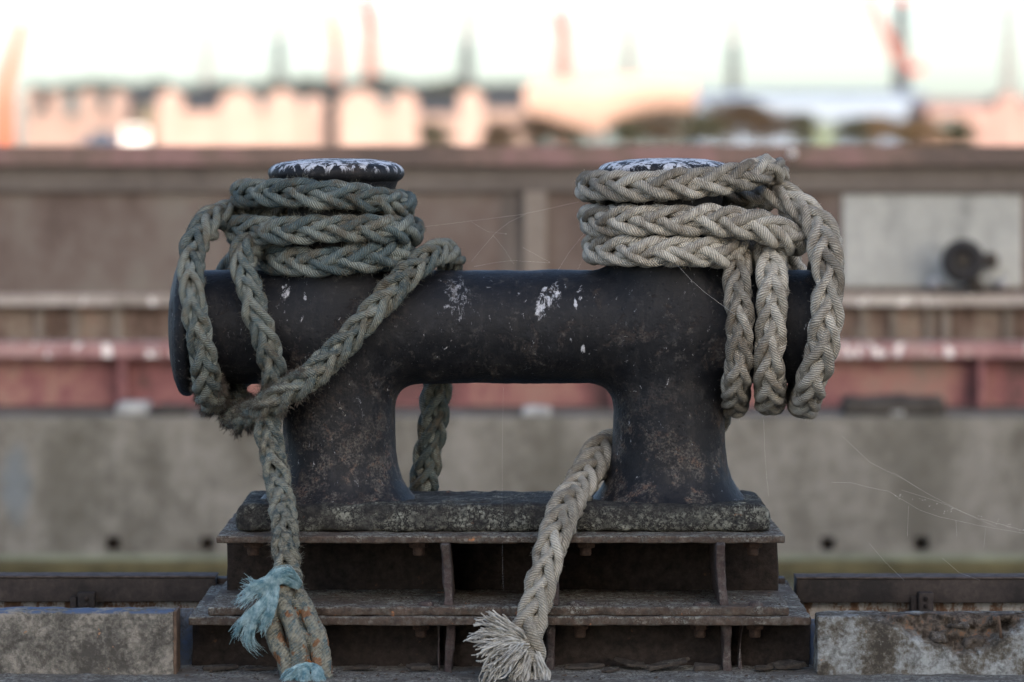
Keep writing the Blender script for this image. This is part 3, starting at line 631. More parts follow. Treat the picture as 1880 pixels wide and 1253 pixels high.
# bright blue unravelled ends
g1 = [[P(548, 1072, -.53), P(530, 1050, -.555), P(505, 1056, -.575), P(492, 1085, -.585), P(485, 1115, -.59)],
      [P(545, 1075, -.53), P(515, 1062, -.565), P(480, 1075, -.585), P(455, 1092, -.59), P(436, 1110, -.60)],
      [P(520, 1062, -.55), P(488, 1075, -.58), P(466, 1078, -.59), P(450, 1070, -.60)]]
V, F = bundle(g1, 230, .012, .023, .00070, 51, curl=.34, lenvar=.42); mesh('frayed_end', V, F, M['fray_blue'], rl)
g1 = [[P(505, 1075, -.575), P(488, 1100, -.59), P(470, 1118, -.595), P(448, 1142, -.60), P(430, 1172, -.605)],
      [P(500, 1080, -.58), P(484, 1112, -.60), P(464, 1140, -.605), P(454, 1168, -.605), P(462, 1188, -.60), P(478, 1200, -.60)],
      [P(505, 1078, -.58), P(498, 1110, -.60), P(488, 1140, -.605), P(478, 1160, -.605)]]
V, F = bundle(g1, 170, .013, .016, .00070, 52, curl=.5, lenvar=.4); mesh('frayed_end', V, F, M['fray_blue'], rl)
g1 = [[P(575, 1225, -.60), P(555, 1228, -.615), P(535, 1242, -.62), P(522, 1265, -.62)], [P(578, 1226, -.60), P(582, 1236, -.62), P(584, 1265, -.63)], [P(562, 1226, -.60), P(558, 1242, -.625), P(556, 1268, -.63)]]
V, F = bundle(g1, 230, .012, .026, .0009, 53, curl=.3, lenvar=.4); mesh('frayed_end', V, F, M['fray_blue'], rl)

# ---------------------------------------------------------------- spider silk
def silk(label, lines, rad=.00042, beads=(), n=7):
    b = MB(); rg = np.random.default_rng(int(abs(lines[0][0][0])))
    for ln in lines:
        pts = np.array([P(*p) for p in ln]); b.tube(resample(pts, .05)[0] if len(pts) > 2 else pts, rad, 4)
    for (px, py, y, r_) in beads:
        c = P(px, py, y); v, f = lathe([(.0003, -r_), (r_ * .8, -r_ * .5), (r_, 0), (r_ * .8, r_ * .5), (.0003, r_)], 6, 'z', c); b.add(v, f)
    tag(b.build('spider_thread', M['silk']), label, 'spider web', 'spider threads on the bollard')
silk('nearly level spider thread strung from the left rope coil across to the right coil', [[(775, 417, -.02), (850, 408, -.02), (960, 394, -.02), (1062, 371, -.03)]], .00010)
silk('steep spider thread from the cross pipe up to the right coil', [[(1024, 497, -.05), (1030, 482, -.05), (1072, 430, -.03)], [(1061, 495, -.05), (1073, 470, -.03)]], .00010)
silk('fine tangled spider web over the middle of the cross pipe', [[(866, 480, 0), (905, 432, 0), (940, 404, 0), (965, 394, 0)], [(870, 490, 0), (930, 478, 0), (1010, 483, 0)], [(905, 432, 0), (926, 458, 0), (943, 485, 0)], [(866, 408, -.01), (890, 425, 0), (930, 430, 0)], [(960, 455, 0), (1010, 482, 0)]], .00009, ((929, 430, 0, .0009),))
silk('slack spider thread from the right coil to the hanging loops', [[(1243, 486, -.24), (1278, 525, -.235), (1325, 560, -.24), (1350, 578, -.25)]], .00020)
silk('long upright spider thread hanging in the opening between the posts', [[(924, 710, 0), (922, 830, -.1), (922, 910, -.25), (922, 1000, -.37), (924, 1086, -.43)]], .00005)
rgw = np.random.default_rng(5)
bd = [(1640 + 240 * q + rgw.normal() * 2, 908 + 66 * q + rgw.normal() * 4, -.2, .0003 + .0007 * rgw.random()) for q in rgw.random(42)]
silk('sagging beaded spider web stretching off to the right above the rusty rail', [[(1527, 886, -.2), (1550, 883, -.2), (1585, 893, -.2), (1650, 906, -.2), (1668, 930, -.2), (1720, 948, -.2), (1800, 966, -.2), (1900, 983, -.2)], [(1655, 900, -.2), (1720, 920, -.2), (1790, 950, -.2), (1900, 980, -.2)], [(1640, 868, -.2), (1700, 905, -.2), (1775, 945, -.2), (1830, 968, -.2)], [(1595, 997, -.2), (1632, 1040, -.2), (1660, 1066, -.2)], [(1668, 930, -.2), (1666, 985, -.2)], [(1755, 955, -.2), (1757, 985, -.2)], [(1730, 1025, -.2), (1765, 1055, -.2), (1800, 1066, -.2)], [(1810, 970, -.2), (1806, 1005, -.2)]], .00009, bd)
silk('single spider thread hanging from the lowest hanging loop at the right', [[(1402, 770, -.02), (1405, 850, 0), (1411, 910, .0)]], .00008)
silk('faint slanting spider thread in front of the concrete wall at the right', [[(1545, 800, -.1), (1600, 852, -.1), (1660, 880, -.12), (1690, 900, -.14)]], .00008)

# ================================================================== QUAY, KERBS AND RAIL
xs = np.arange(-1.7, 1.71, .014); ys = np.arange(-.95, -.15, .014)
gx, gy = np.meshgrid(xs, ys, indexing='ij'); pv = np.stack([gx.ravel(), gy.ravel(), 0 * gx.ravel()], -1)
pv[:, 2] = .001 + fbm(pv, 14, 70, 4) * .0045 - .010 * np.clip((np.abs(gx.ravel()) - 1.6) / .1, 0, 1) - .010 * np.clip((-.9 - pv[:, 1]) / .05, 0, 1) - .010 * np.clip((pv[:, 1] + .2) / .05, 0, 1)
nx, ny = len(xs), len(ys); ii, jj = np.meshgrid(np.arange(nx - 1), np.arange(ny - 1), indexing='ij'); q0 = (ii * ny + jj).ravel()
tag(mesh('quay_surface', pv, np.stack([q0, q0 + ny, q0 + ny + 1, q0 + 1], -1), M['slab']), kind='structure')
M['quay'] = m_concrete('quay_concrete', [(.36, (.12, .115, .10)), (.5, (.20, .19, .165)), (.66, (.28, .27, .23))], .6, .4)
b = MB().box(-120, 120, -140, .55, -3, -.006); tag(b.build('quay', M['quay']), kind='structure')
# left kerb block
v, f = rough_box(-3.2, X(318, -.5), -.50, -.395, -.02, .1655, .006, .012, .0022, 26, 8)
v[:, 0] += np.where(v[:, 0] > X(300, -.5), (v[:, 2] - .165) * -.03, 0)
kb = mesh('concrete_kerb', v, f, M['kerb_l']); tag(kb, 'stained grey concrete kerb block with traces of blue paint along its top edge', 'kerb')
x1 = X(318, -.5)
v, f = rough_box(x1 + .0005, x1 + .009, -.503, -.39, -.012, .1660, .002, .012, .0012, 40, 9); mesh('edge_strip', v, f, M['rust_edge'], kb)
# right kerb block, broken away at the top
x0 = X(1501, -.5)
v, f = rough_box(x0, 3.2, -.50, -.38, -.02, .1520, .006, .011, .0030, 26, 10)
pxv = v[:, 0] / ((D - .5) / FPX) + 940; pyv = HOR - (v[:, 2] - H) / ((D - .5) / FPX)
nl = np.interp(pxv, [1585, 1600, 1640, 1690, 1740, 1790, 1815, 1850, 1880, 1900], [1120, 1138, 1150, 1180, 1200, 1202, 1190, 1172, 1150, 1120]) + 8 * fbm(v, 30, 3, 2)
m_ = np.clip((nl - pyv) / 7, 0, 1) * (v[:, 1] < -.42) * ((pxv > 1585) & (pxv < 1900))
v[:, 1] += m_ * np.clip(.046 + .040 * fbm(v, 24, 8, 4), .008, .075)
brk_ = m_ ** 2
kr = mesh('concrete_kerb', v, f, M['kerb_r'], attrs={'broken': brk_}); tag(kr, 'pale lichen-covered concrete kerb block with a broken rusty hollow in its top edge', 'kerb')
M['rubble'] = m_lichen('rubble', (.095, .078, .062), (.035, .030, .027), (.25, .24, .22), .7, .2, .6, 1.5)
for (px, py, w_, h_, sd) in ((1785, 1184, .050, .036, 1), (1722, 1168, .040, .026, 2), (1760, 1148, .050, .016, 5)):
    c = P(px, py, -.452); v, f = rough_box(c[0] - w_ / 2, c[0] + w_ / 2, c[1] - .022, c[1] + .03, c[2] - h_ / 2, c[2] + h_ / 2, .008, .003, .0085, 55, 70 + sd); mesh('crumbling_core', v, f, M['rubble'], kr)
cc = [P(1832, 1132, -.497), P(1835, 1150, -.488), P(1838, 1172, -.492)]; mesh('reinforcing_bar', *(lambda b: (b.v, b.f))(MB().tube(np.array(cc), .0045, 8)), M['rust_edge'], kr)
tag(rb('steel_plate', M['bluepl'], None, X(318, -.3), X(356, -.3), -.298, -.285, -.02, Z(1118, -.3), bevel=.002, step=.02, amp=.001, seed=12), 'blue-grey painted steel plate standing between the left kerb and the pedestal', 'steel plate')
tag(rb('steel_plate', M['bluepl'], None, X(1484, -.3), X(1510, -.3), -.297, -.285, -.02, Z(1138, -.3), bevel=.002, step=.02, amp=.001, seed=13), 'narrow worn steel plate in the gap between the pedestal and the right kerb', 'steel plate')
# rails along the quay edge
def rail(x0, x1, z1, brk, label, seed):
    t = empty('quay_rail', ((x0 + x1) / 2, .3, 0), label, 'rail', 'steel rails along the quay edge')
    def part(n_, m__, *a, **k): v, f = rough_box(*a, **k); return mesh(n_, v, f, m__, t)
    part('beam', M['rail'], x0, x1, .300, .40, z1 - .072, z1 - .0035, bevel=.004, step=.03, amp=.0012, seed=seed)
    part('top_flange', M['railtop'], x0 - .001, x1 + .001, .296, .402, z1 - .003, z1 + .0015, bevel=.0015, step=.03, amp=.0006, seed=seed + 1)
    part('lower_plate', M['flaky'], x0, x1, .335, .39, -.02, z1 - .0725, bevel=.002, step=.04, amp=.001, seed=seed + 2)
    for (a, b_) in brk:
        br = part('bracket', M['rail'], X(a, .27), X(b_, .27), .262, .299, .0, Z(1088, .27), bevel=.004, step=.012, amp=.0012, seed=seed + 3)
        part('bracket', M['rail'], X(a - 14, .285), X(a - 2, .285), .28, .3345, .0, Z(1096, .285), bevel=.003, step=.015, amp=.001, seed=seed + 4)
        for py in (1100, 1113):
            vv, ff = lathe(dense([(.0005, -.006), (.006, -.006), (.007, 0), (.007, .004)], .003), 12, 'z', (0, 0, 0)); vv = np.stack([vv[:, 0] + X((a + b_) / 2, .26), vv[:, 2] + .262, vv[:, 1] + Z(py, .26)], -1); mesh('rivet', vv, ff, M['web'], br)
    return t
zt = Z(1059, .30)
rail(-3.4, X(396, .3), zt, ((143, 174),), 'dark rusty steel rail with a bracket left of the pedestal', 80)
rail(X(1462, .3), 3.4, Z(1061, .3), ((1686, 1714),), 'brown rusty steel rail with a drilled bracket right of the pedestal', 90)
tag(rb('rail_stub', M['rail'], None, X(397, .34), X(425, .34), .34, .40, -.01, Z(1062, .34), bevel=.003, step=.02, amp=.001, seed=95), 'short dark steel stub between the left rail and the pedestal', 'steel stub')
tag(rb('rail_stub', M['rail'], None, X(1427, .34), X(1442, .34), .34, .40, -.01, Z(1062, .34), bevel=.003, step=.02, amp=.001, seed=96), 'short brown steel stub just behind the right end of the pedestal', 'steel stub')

# ================================================================== BASIN AND ITS FAR SIDE (8 m and more behind the bollard)
t = NT('water'); w = t.n('ShaderNodeNewGeometry').outputs['Position']
M['water'] = t.done((.035, .045, .045), .08, ((t.noise(t.map(w, (1, 2.2, 1)), 4, 4), .25, .03),), spec=.5)
tag(MB().box(-120, 120, .56, 11.3, -3, -.955).build('water', M['water']), kind='structure')
M['wall'] = m_concrete('old_concrete', [(.34, (.115, .109, .094)), (.5, (.170, .163, .144)), (.66, (.225, .217, .196))], .45, .22, True, smear=((30, 890, 11.0, .13, (.115, .155, .19)), (120, 905, 11.0, .28, (.075, .07, .055)), (1020, 890, 11.0, .25, (.09, .085, .07)), (640, 800, 11.0, .22, (.19, .21, .19)), (1700, 860, 11.0, .3, (.12, .115, .10))))
M['algae'] = m_plain('algae', (.085, .075, .038), .95, .5, 5)
M['algae2'] = m_plain('algae_green', (.17, .19, .145), .95, .4, 4)
b = MB(); yw = 11.0; zt = Z(766, yw); hz0, hz1 = Z(1012, yw), Z(986, yw)
holes = [X(p, yw) for p in (-138, 207, 381, 1520, 1692, 2040)]
b.box(-60, 60, yw, yw + .62, -3, hz0); b.box(-60, 60, yw, yw + .62, hz1, zt)
ed = [-60] + sum([[h - .041, h + .041] for h in holes], []) + [60]
for i in range(0, len(ed), 2): b.box(ed[i], ed[i + 1], yw, yw + .62, hz0, hz1)
cw = b.build('concrete_wall', M['wall']); tag(cw, 'weathered concrete quay wall with small square holes across the basin', 'wall')
b = MB()
for h in holes: b.box(h - .06, h + .06, yw + .09, yw + .11, hz0 - .01, hz1 + .01)
b.build('drain_hole', M['web'], cw)
rb('algae_band', M['algae'], cw, -60, 60, yw - .02, yw - .001, -1.02, Z(1030, yw), bevel=.004, step=3, amp=0)
rb('algae_band', M['algae2'], cw, -60, 60, yw - .012, yw - .0005, Z(1029.5, yw), Z(1018, yw), bevel=.004, step=3, amp=0)
# low debris on the wall's ledge
M['debris'] = m_plain('debris_grey', (.30, .31, .31), .9, .4, 8); M['debdark'] = m_plain('debris_dark', (.05, .045, .04), .9, .4, 8)
for i, (a, b_, h_, mt, lb) in enumerate(((212, 275, .075, 'debris', 'pale heap of rubble on the concrete ledge left of the bollard'), (285, 345, .05, 'debdark', 'dark plank on the concrete ledge beside the left end flange'), (1545, 1735, .10, 'debdark', 'long dark arched heap in front of the red girder at the right'), (1630, 1660, .05, 'debris', 'pale stone at the foot of the dark heap on the right'), (960, 1010, .04, 'debris', 'small pale stones on the ledge seen through the bollard opening'))):
    v, f = rough_box(X(a, 11.2), X(b_, 11.2), 11.12, 11.36, zt - .005, zt + h_, h_ * .42, .03, .012, 9, 120 + i); tag(mesh('debris_heap', v, f, M[mt]), lb, 'debris')
# red girder
M['red'] = m_steel('red_oxide', [(.34, (.10, .055, .055)), (.47, (.20, .085, .09)), (.60, (.27, .15, .13)), (.72, (.20, .15, .13))], .7, 1.3)
M['redtop'] = m_steel('red_flange', [(.35, (.22, .12, .12)), (.5, (.33, .19, .19)), (.7, (.36, .27, .25))], 1., 1.5, ((.72, .68, .68), .565))
M['grayfl'] = m_steel('grey_flange', [(.35, (.20, .18, .16)), (.5, (.31, .28, .26)), (.7, (.38, .36, .33))], 1., 1.5, ((.62, .60, .58), .60))
M['brown'] = m_steel('brown_plate', [(.34, (.075, .050, .040)), (.48, (.145, .105, .088)), (.60, (.19, .16, .13)), (.72, (.21, .12, .10))], 1.1, 2.6)
M['bpost'] = m_steel('grey_post', [(.34, (.125, .108, .093)), (.5, (.175, .152, .133)), (.7, (.21, .19, .17))], 1.1, 2.)
yg = 11.66
g = empty('red_girder', (0, yg, zt), 'long rusty red steel girder with pale flanges and stiffeners lying along the far quay', 'girder')
MBx = lambda *a: MB().box(*a)
MBx(-60, 60, yg + .13, yg + .15, zt + .012, Z(656, yg)).build('web', M['red'], g)
MBx(-60, 60, yg - .03, yg + .30, zt - .002, zt + .0115).build('bottom_flange', M['railtop'], g)
MBx(-60, 60, yg - .03, yg + .30, Z(655.8, yg), Z(630, yg)).build('top_flange', M['redtop'], g)
for px in (-420, 225, 640, 1130, 1803, 2300):
    x = X(px, yg); MBx(x - .023, x + .023, yg, yg + .129, zt + .012, Z(656.2, yg)).build('stiffener', M['red'], g)
# steel flood wall behind
yb = 12.2; zc = Z(272, yb)
M['steelw'] = m_steel('brown_steel_wall', [(.34, (.088, .066, .058)), (.47, (.115, .090, .080)), (.58, (.135, .112, .100)), (.72, (.155, .14, .125))], .55, 1.8)
M['steeltop'] = m_steel('rusty_pink_coping', [(.34, (.10, .078, .070)), (.48, (.155, .11, .095)), (.62, (.22, .135, .134)), (.78, (.22, .185, .17))], .35, 1.2)
M['steelband'] = m_steel('shadow_band_and_posts', [(.34, (.085, .074, .069)), (.5, (.11, .096, .088)), (.7, (.13, .115, .105))], .8, .8)
M['pale'] = m_steel('pale_panel', [(.34, (.19, .20, .195)), (.5, (.28, .295, .29)), (.7, (.36, .375, .365))], .9, 2.)
fw = empty('flood_wall', (0, yb, 0), 'brown rusty steel flood wall with a reddish coping and upright posts behind the girder', 'wall')
MBx(-60, 60, yb, yb + .04, Z(540, yb), Z(352, yb)).build('panel', M['steelw'], fw)
MBx(-60, 60, yb - .05, yb + .06, Z(351.8, yb), Z(304, yb)).build('band', M['steelband'], fw)  # shadow line below the coping, put in as a dark steel strip
MBx(-60, 60, yb - .12, yb + .35, Z(303.8, yb), Z(268, yb)).build('coping', M['steeltop'], fw)
MBx(-60, 60, yb - .14, yb + .06, Z(560, yb), Z(540.2, yb)).build('ledge', M['grayfl'], fw)
MBx(-60, 60, yb - .02, yb + .04, zt, Z(560.2, yb)).build('lower_panel', M['brown'], fw)
for (px, w_) in ((962, .134), (-330, .134), (2250, .134)):
    x = X(px, yb - .06); MBx(x + .0, x + w_, yb - .075, yb - .001, Z(539.8, yb), Z(352.2, yb)).build('post', M['bpost'], fw)
    MBx(x - .134, x - .001, yb - .012, yb - .001, Z(539.8, yb), Z(352.2, yb)).build('post', M['steelband'], fw)
for px in (75, 140, 218, 470, 1585, 1640, 1705, 1735, 1850):
    x = X(px, yb); MBx(x - .023, x + .023, yb - .06, yb - .021, Z(632, yb), Z(561, yb)).build('strut', M['bpost'], fw)
xa, xb_ = X(1546, yb), X(1876, yb)
pn = rb('painted_panel', M['pale'], fw, xa, xb_, yb - .02, yb - .001, Z(528, yb), Z(357, yb), bevel=.01, step=.05, amp=.001)
# dark round fender hanging in front of the pale panel
M['rubber'] = m_plain('black_rubber', (.018, .018, .02), .6, .4, 9); M['shiny'] = m_plain('highlight_grey', (.35, .36, .38), .35, .3, 9)
fd = empty('tyre_fender', P(1768, 500, yb - .25), 'dark round tyre fender in front of the pale panel at the right', 'tyre')
c = P(1768, 480, yb - .25); prof = []
for a in np.linspace(0, 2 * math.pi, 17): prof.append((.085 + .045 * math.cos(a), .055 * math.sin(a)))
v, f = lathe(prof, 28, 'z'); v = np.stack([v[:, 0] + c[0], v[:, 2] + c[1], v[:, 1] + c[2]], -1); mesh('tyre', v, f, M['rubber'], fd)
v, f = lathe(dense([(.0005, -.02), (.03, -.02), (.042, 0), (.042, .02)], .02), 20, 'z'); v = np.stack([v[:, 0] + c[0], v[:, 2] + c[1] - .01, v[:, 1] + c[2]], -1); mesh('hub', v, f, M['debdark'], fd)
for i, (px, py, r_, mt, lb) in enumerate(((1715, 520, .035, 'shiny', 'small pale bit added as a highlight at the left foot of the tyre fender'), (1818, 478, .05, 'debdark', 'dark lump hanging right of the tyre fender'), (1790, 525, .05, 'debdark', 'low dark lump below the tyre fender'), (1840, 520, .03, 'shiny', 'small grey bit added as a highlight at the right foot of the tyre fender'))):
    c = P(px, py, yb - .1); v, f = rough_box(c[0] - r_, c[0] + r_, c[1] - .05, c[1] + .05, c[2] - r_, c[2] + r_, r_ * .9, .02, .006, 12, 130 + i); tag(mesh('stone', v, f, M[mt]), lb, 'stone')  # the shiny bits are added as highlights round the tyre, the others are dark lumps
M['whiteknob'] = m_plain('white_knob', (.72, .72, .70), .4, .05)
c = P(1455, 283, yb - .16); v, f = lathe(dense([(.0005, .022), (.013, .019), (.021, .009), (.023, 0), (.021, -.009), (.012, -.02), (.010, -.03), (.0005, -.03)], .004), 20, 'z', c)
v = np.stack([v[:, 0], c[1] + (v[:, 2] - c[2]), c[2] + (v[:, 1] - c[1])], -1); tag(mesh('white_knob', v, f, M['whiteknob']), 'small round white knob on the reddish coping right of the right post', 'knob')

# ================================================================== FAR BANK (200 m and more away)
def F_(px, py, d): return P(px, py, d - D)
M['earth'] = m_plain('earth', (.12, .10, .075), .95, .3, .05)
b = MB(); prof = [(12.7, .9), (150, 1.2), (250, 1.9), (4000, 1.9), (4000, -4), (12.7, -4)]
b.add([(x, y, z) for x in (-3000, 3000) for y, z in prof], [tuple(range(6)), tuple(range(6, 12))[::-1]] + [(k, (k + 1) % 6, 6 + (k + 1) % 6, 6 + k) for k in range(6)])
tag(b.build('ground', M['earth']), kind='structure')
ZG = 1.9
M['pink'] = m_plain('pink_render', (.38, .285, .255), .9, .08, .4); M['pinkdim'] = m_plain('dull_pink_render', (.28, .215, .195), .9, .12, .4)
M['slate'] = m_plain('slate', (.05, .058, .066), .85, .25, .5); M['glass'] = m_plain('window_glass', (.06, .09, .11), .15, .2, 1.); M['olive'] = m_plain('olive_render', (.17, .155, .12), .9, .15, .4)
M['bluegrey'] = m_plain('shaded_blue_grey_sheet', (.22, .29, .38), .6, .12, .3); M['redbrick'] = m_plain('red_brick', (.30, .21, .195), .9, .15, .5)  # the pale warehouse's shade is put into its bluer, darker sheet tone
def building(name, label, d, x0, x1, py_eave, py_ridge, wall, roof, gables=(), windows=(), depth=9.):
    y = d - D; k = d / FPX; xa, xb = (x0 - 940) * k, (x1 - 940) * k
    t = empty(name, ((xa + xb) / 2, y, ZG), label, 'building', None)
    ze, zr = Z(py_eave, y), Z(py_ridge, y)
    MB().box(xa, xb, y, y + depth, ZG - .3, ze).build('wall', wall, t)
    b = MB(); o = .25
    b.add([(xa - o, y - o, ze + .01), (xa - o, y + depth + o, ze + .01), (xa - o, y + depth / 2, zr), (xb + o, y - o, ze + .01), (xb + o, y + depth + o, ze + .01), (xb + o, y + depth / 2, zr)], [(0, 1, 2)[::-1], (3, 4, 5), (0, 2, 5, 3)[::-1], (1, 4, 5, 2)[::-1], (0, 3, 4, 1)])
    rf = b.build('roof', roof, t)
    for (ga, gb, gp) in gables:                       # gable fronts standing a little proud of the wall, each with its own little ridge
        a_, c_ = (ga - 940) * k, (gb - 940) * k; zt_ = Z(gp, y); zs = zt_ - .28 * (c_ - a_) if zt_ - .28 * (c_ - a_) > ze else (zt_ + ze) / 2; m_ = (a_ + c_) / 2; yf = y - .35; yb_ = y + depth * .45
        MB().add([(a_, yf, ZG - .3), (c_, yf, ZG - .3), (c_, yf, zs), (m_, yf, zt_), (a_, yf, zs), (a_, yb_, ZG - .3), (c_, yb_, ZG - .3), (c_, yb_, zs), (m_, yb_, zt_), (a_, yb_, zs)],
                 [(0, 1, 2, 3, 4), (9, 8, 7, 6, 5), (1, 6, 7, 2), (5, 0, 4, 9), (2, 7, 8, 3), (3, 8, 9, 4), (0, 5, 6, 1)]).build('gable', wall, t)
        MB().add([(a_ - .2, yf - .1, zs + .02), (m_, yf - .1, zt_ + .06), (c_ + .2, yf - .1, zs + .02), (a_ - .2, yb_, zs + .02), (m_, yb_, zt_ + .06), (c_ + .2, yb_, zs + .02), (a_ - .2, yf - .1, zs + .18), (m_, yf - .1, zt_ + .24), (c_ + .2, yf - .1, zs + .18), (a_ - .2, yb_, zs + .18), (m_, yb_, zt_ + .24), (c_ + .2, yb_, zs + .18)],
                 [(6, 7, 10, 9), (7, 8, 11, 10), (0, 1, 7, 6), (1, 2, 8, 7), (0, 3, 4, 1), (1, 4, 5, 2), (0, 6, 9, 3), (2, 5, 11, 8)]).build('gable_roof', roof, t)
    for (wa, wb, wp, wq) in windows:
        a_, c_ = (wa - 940) * k, (wb - 940) * k
        fr = MB().box(a_, c_, y - .46, y - .355, Z(wq, y), Z(wp, y)).build('window', M['glass'], t)
        MB().box(a_ - .08, c_ + .08, y - .50, y - .462, Z(wq, y) - .12, Z(wq, y) - .01).build('sill', wall, fr)
    return t
building('terraced_house', 'dull pink house with dark window slots at the far left behind the flood wall', 380, 42, 236, 205, 168, M['pinkdim'], M['slate'], ((44, 70, 166), (90, 118, 168), (145, 180, 166), (200, 236, 166)), ((120, 144, 172, 214), (60, 72, 190, 215), (185, 196, 172, 200)))
building('shed', 'low olive grey shed between the two pink rows of houses', 390, 236, 292, 192, 164, M['olive'], M['slate'])
building('terraced_house', 'long pink terrace with three gables left of the left post', 370, 290, 598, 204, 166, M['pink'], M['slate'], ((290, 335, 164), (404, 472, 163), (490, 548, 164), (558, 596, 176)), ((474, 488, 176, 205), (548, 558, 174, 200)))
building('terraced_house', 'broad pink gabled house behind the left post with one blue window', 365, 620, 768, 196, 163, M['pink'], M['slate'], ((622, 700, 162), (722, 766, 168)), ((702, 720, 172, 203),))
building('house', 'low pink house half hidden by trees right of the broad gabled house', 400, 772, 842, 208, 178, M['pinkdim'], M['slate'])
building('tower_house', 'narrow tall pink house front in the middle of the far bank', 360, 842, 886, 186, 164, M['pink'], M['slate'], ((842, 886, 163),), ())
building('house', 'grey green house front left of the cream boat hull', 410, 888, 968, 200, 164, M['pinkdim'], M['slate'])
building('warehouse', 'long pale blue grey warehouse right of the cream boat hull', 520, 1282, 1702, 178, 164, M['bluegrey'], M['bluegrey'], (), (), 30)
building('warehouse', 'lower pinkish brick warehouse at the right edge of the far bank', 480, 1702, 1990, 196, 180, M['redbrick'], M['redbrick'], ((1830, 1876, 172),), ((1722, 1760, 214, 235),), 24)
# cream boat hull laid up ashore
M['cream'] = m_plain('cream_gelcoat', (.46, .33, .285), .35, .04, .5)
d = 210; y = d - D; st = np.array([(962, 168, 192), (968, 158, 206), (985, 150, 217), (1010, 146, 226), (1040, 143, 236), (1072, 141, 247), (1092, 140, 251), (1110, 139, 246), (1124, 138, 230), (1150, 137, 222), (1180, 138, 211), (1215, 141, 207), (1250, 145, 208), (1272, 148, 208), (1279, 152, 204)], float)
V = []; ns = 13; k = d / FPX
for i, (px, a, q) in enumerate(st):
    f_ = min(1, i / 5.) ** .6 * (1 if i < 12 else .92); hb = 1.45 * f_ + .05
    for j in range(ns):
        t_ = math.pi * j / (ns - 1); w_ = math.cos(t_); h_ = math.sin(t_) ** .8
        V.append(((px - 940) * k, y + hb * 1.0 + -w_ * hb * (1 - .15 * h_), Z(a, y) + (Z(q, y) - Z(a, y)) * h_))
F = [(i * ns + j, i * ns + j + 1, (i + 1) * ns + j + 1, (i + 1) * ns + j) for i in range(len(st) - 1) for j in range(ns - 1)]
F += [(i * ns, (i + 1) * ns, (i + 1) * ns + ns - 1, i * ns + ns - 1) for i in range(len(st) - 1)] + [tuple(range(ns)), tuple((len(st) - 1) * ns + j for j in range(ns))[::-1]]
bt = empty('laid_up_boat', ((1110 - 940) * k, y + 1.4, ZG), 'big cream white boat hull standing ashore in the sun behind the flood wall', 'boat')
mesh('hull', V, F, M['cream'], bt)
for px in (1040, 1100, 1200, 1250): MB().box((px - 940) * k - .12, (px - 940) * k + .12, y + 1.2, y + 1.6, ZG - .2, Z(212, y)).build('cradle_post', M['debdark'], bt)
# vehicles
M['carblue'] = m_plain('dark_blue_paint', (.02, .035, .08), .3, .1); M['white'] = m_plain('white_paint', (.8, .8, .8), .35, .03); M['green'] = m_plain('green_paint', (.12, .17, .12), .6, .1)
def vehicle(name, label, cat, d, x0, x1, top, mat, van):
    y = d - D; k = d / FPX; a, c = (x0 - 940) * k, (x1 - 940) * k; zt_ = Z(top, y); t = empty(name, ((a + c) / 2, y, ZG), label, cat); L = c - a; h = zt_ - ZG
    pr = [(0, .22), (0, .62), (.04, .97), (.10, 1), (.90, 1), (.96, .97), (1, .62), (1, .22)] if van else [(0, .25), (0, .55), (.20, .62), (.33, .98), (.68, 1), (.86, .64), (1, .56), (1, .25)]
    n = len(pr); V = [(a + u * L, y + q, ZG + v_ * h) for q in (0, 1.75) for u, v_ in pr]
    MB().add(V, [tuple(range(n)), tuple(range(n, 2 * n))[::-1]] + [(i, n + i, n + (i + 1) % n, (i + 1) % n) for i in range(n)]).build('body', mat, t)
    for u in ((.22, .78)):
        for q in (-.03, 1.58):
            vv, ff = lathe([(.0005, 0), (.31, 0), (.33, .02), (.33, .18), (.31, .2), (.0005, .2)], 16, 'z'); mesh('wheel', np.stack([vv[:, 0] + a + u * L, vv[:, 2] + y + q, vv[:, 1] + ZG + .33], -1), ff, M['rubber'], t)
    MB().box(a + L * (.2 if van else .3), a + L * (.8 if van else .7), y - .012, y - .002, ZG + h * .68, ZG + h * .90).build('side_window', M['glass'], t)
vehicle('parked_van', 'white van parked beside the dark blue car at the left', 'van', 360, 224, 270, 232, M['white'], True)
vehicle('parked_car', 'dark blue car parked left of the white van', 'car', 330, 146, 222, 240, M['carblue'], False)
vehicle('container_truck', 'small green box truck parked in front of the pale blue warehouse', 'truck', 340, 1494, 1534, 222, M['green'], True)
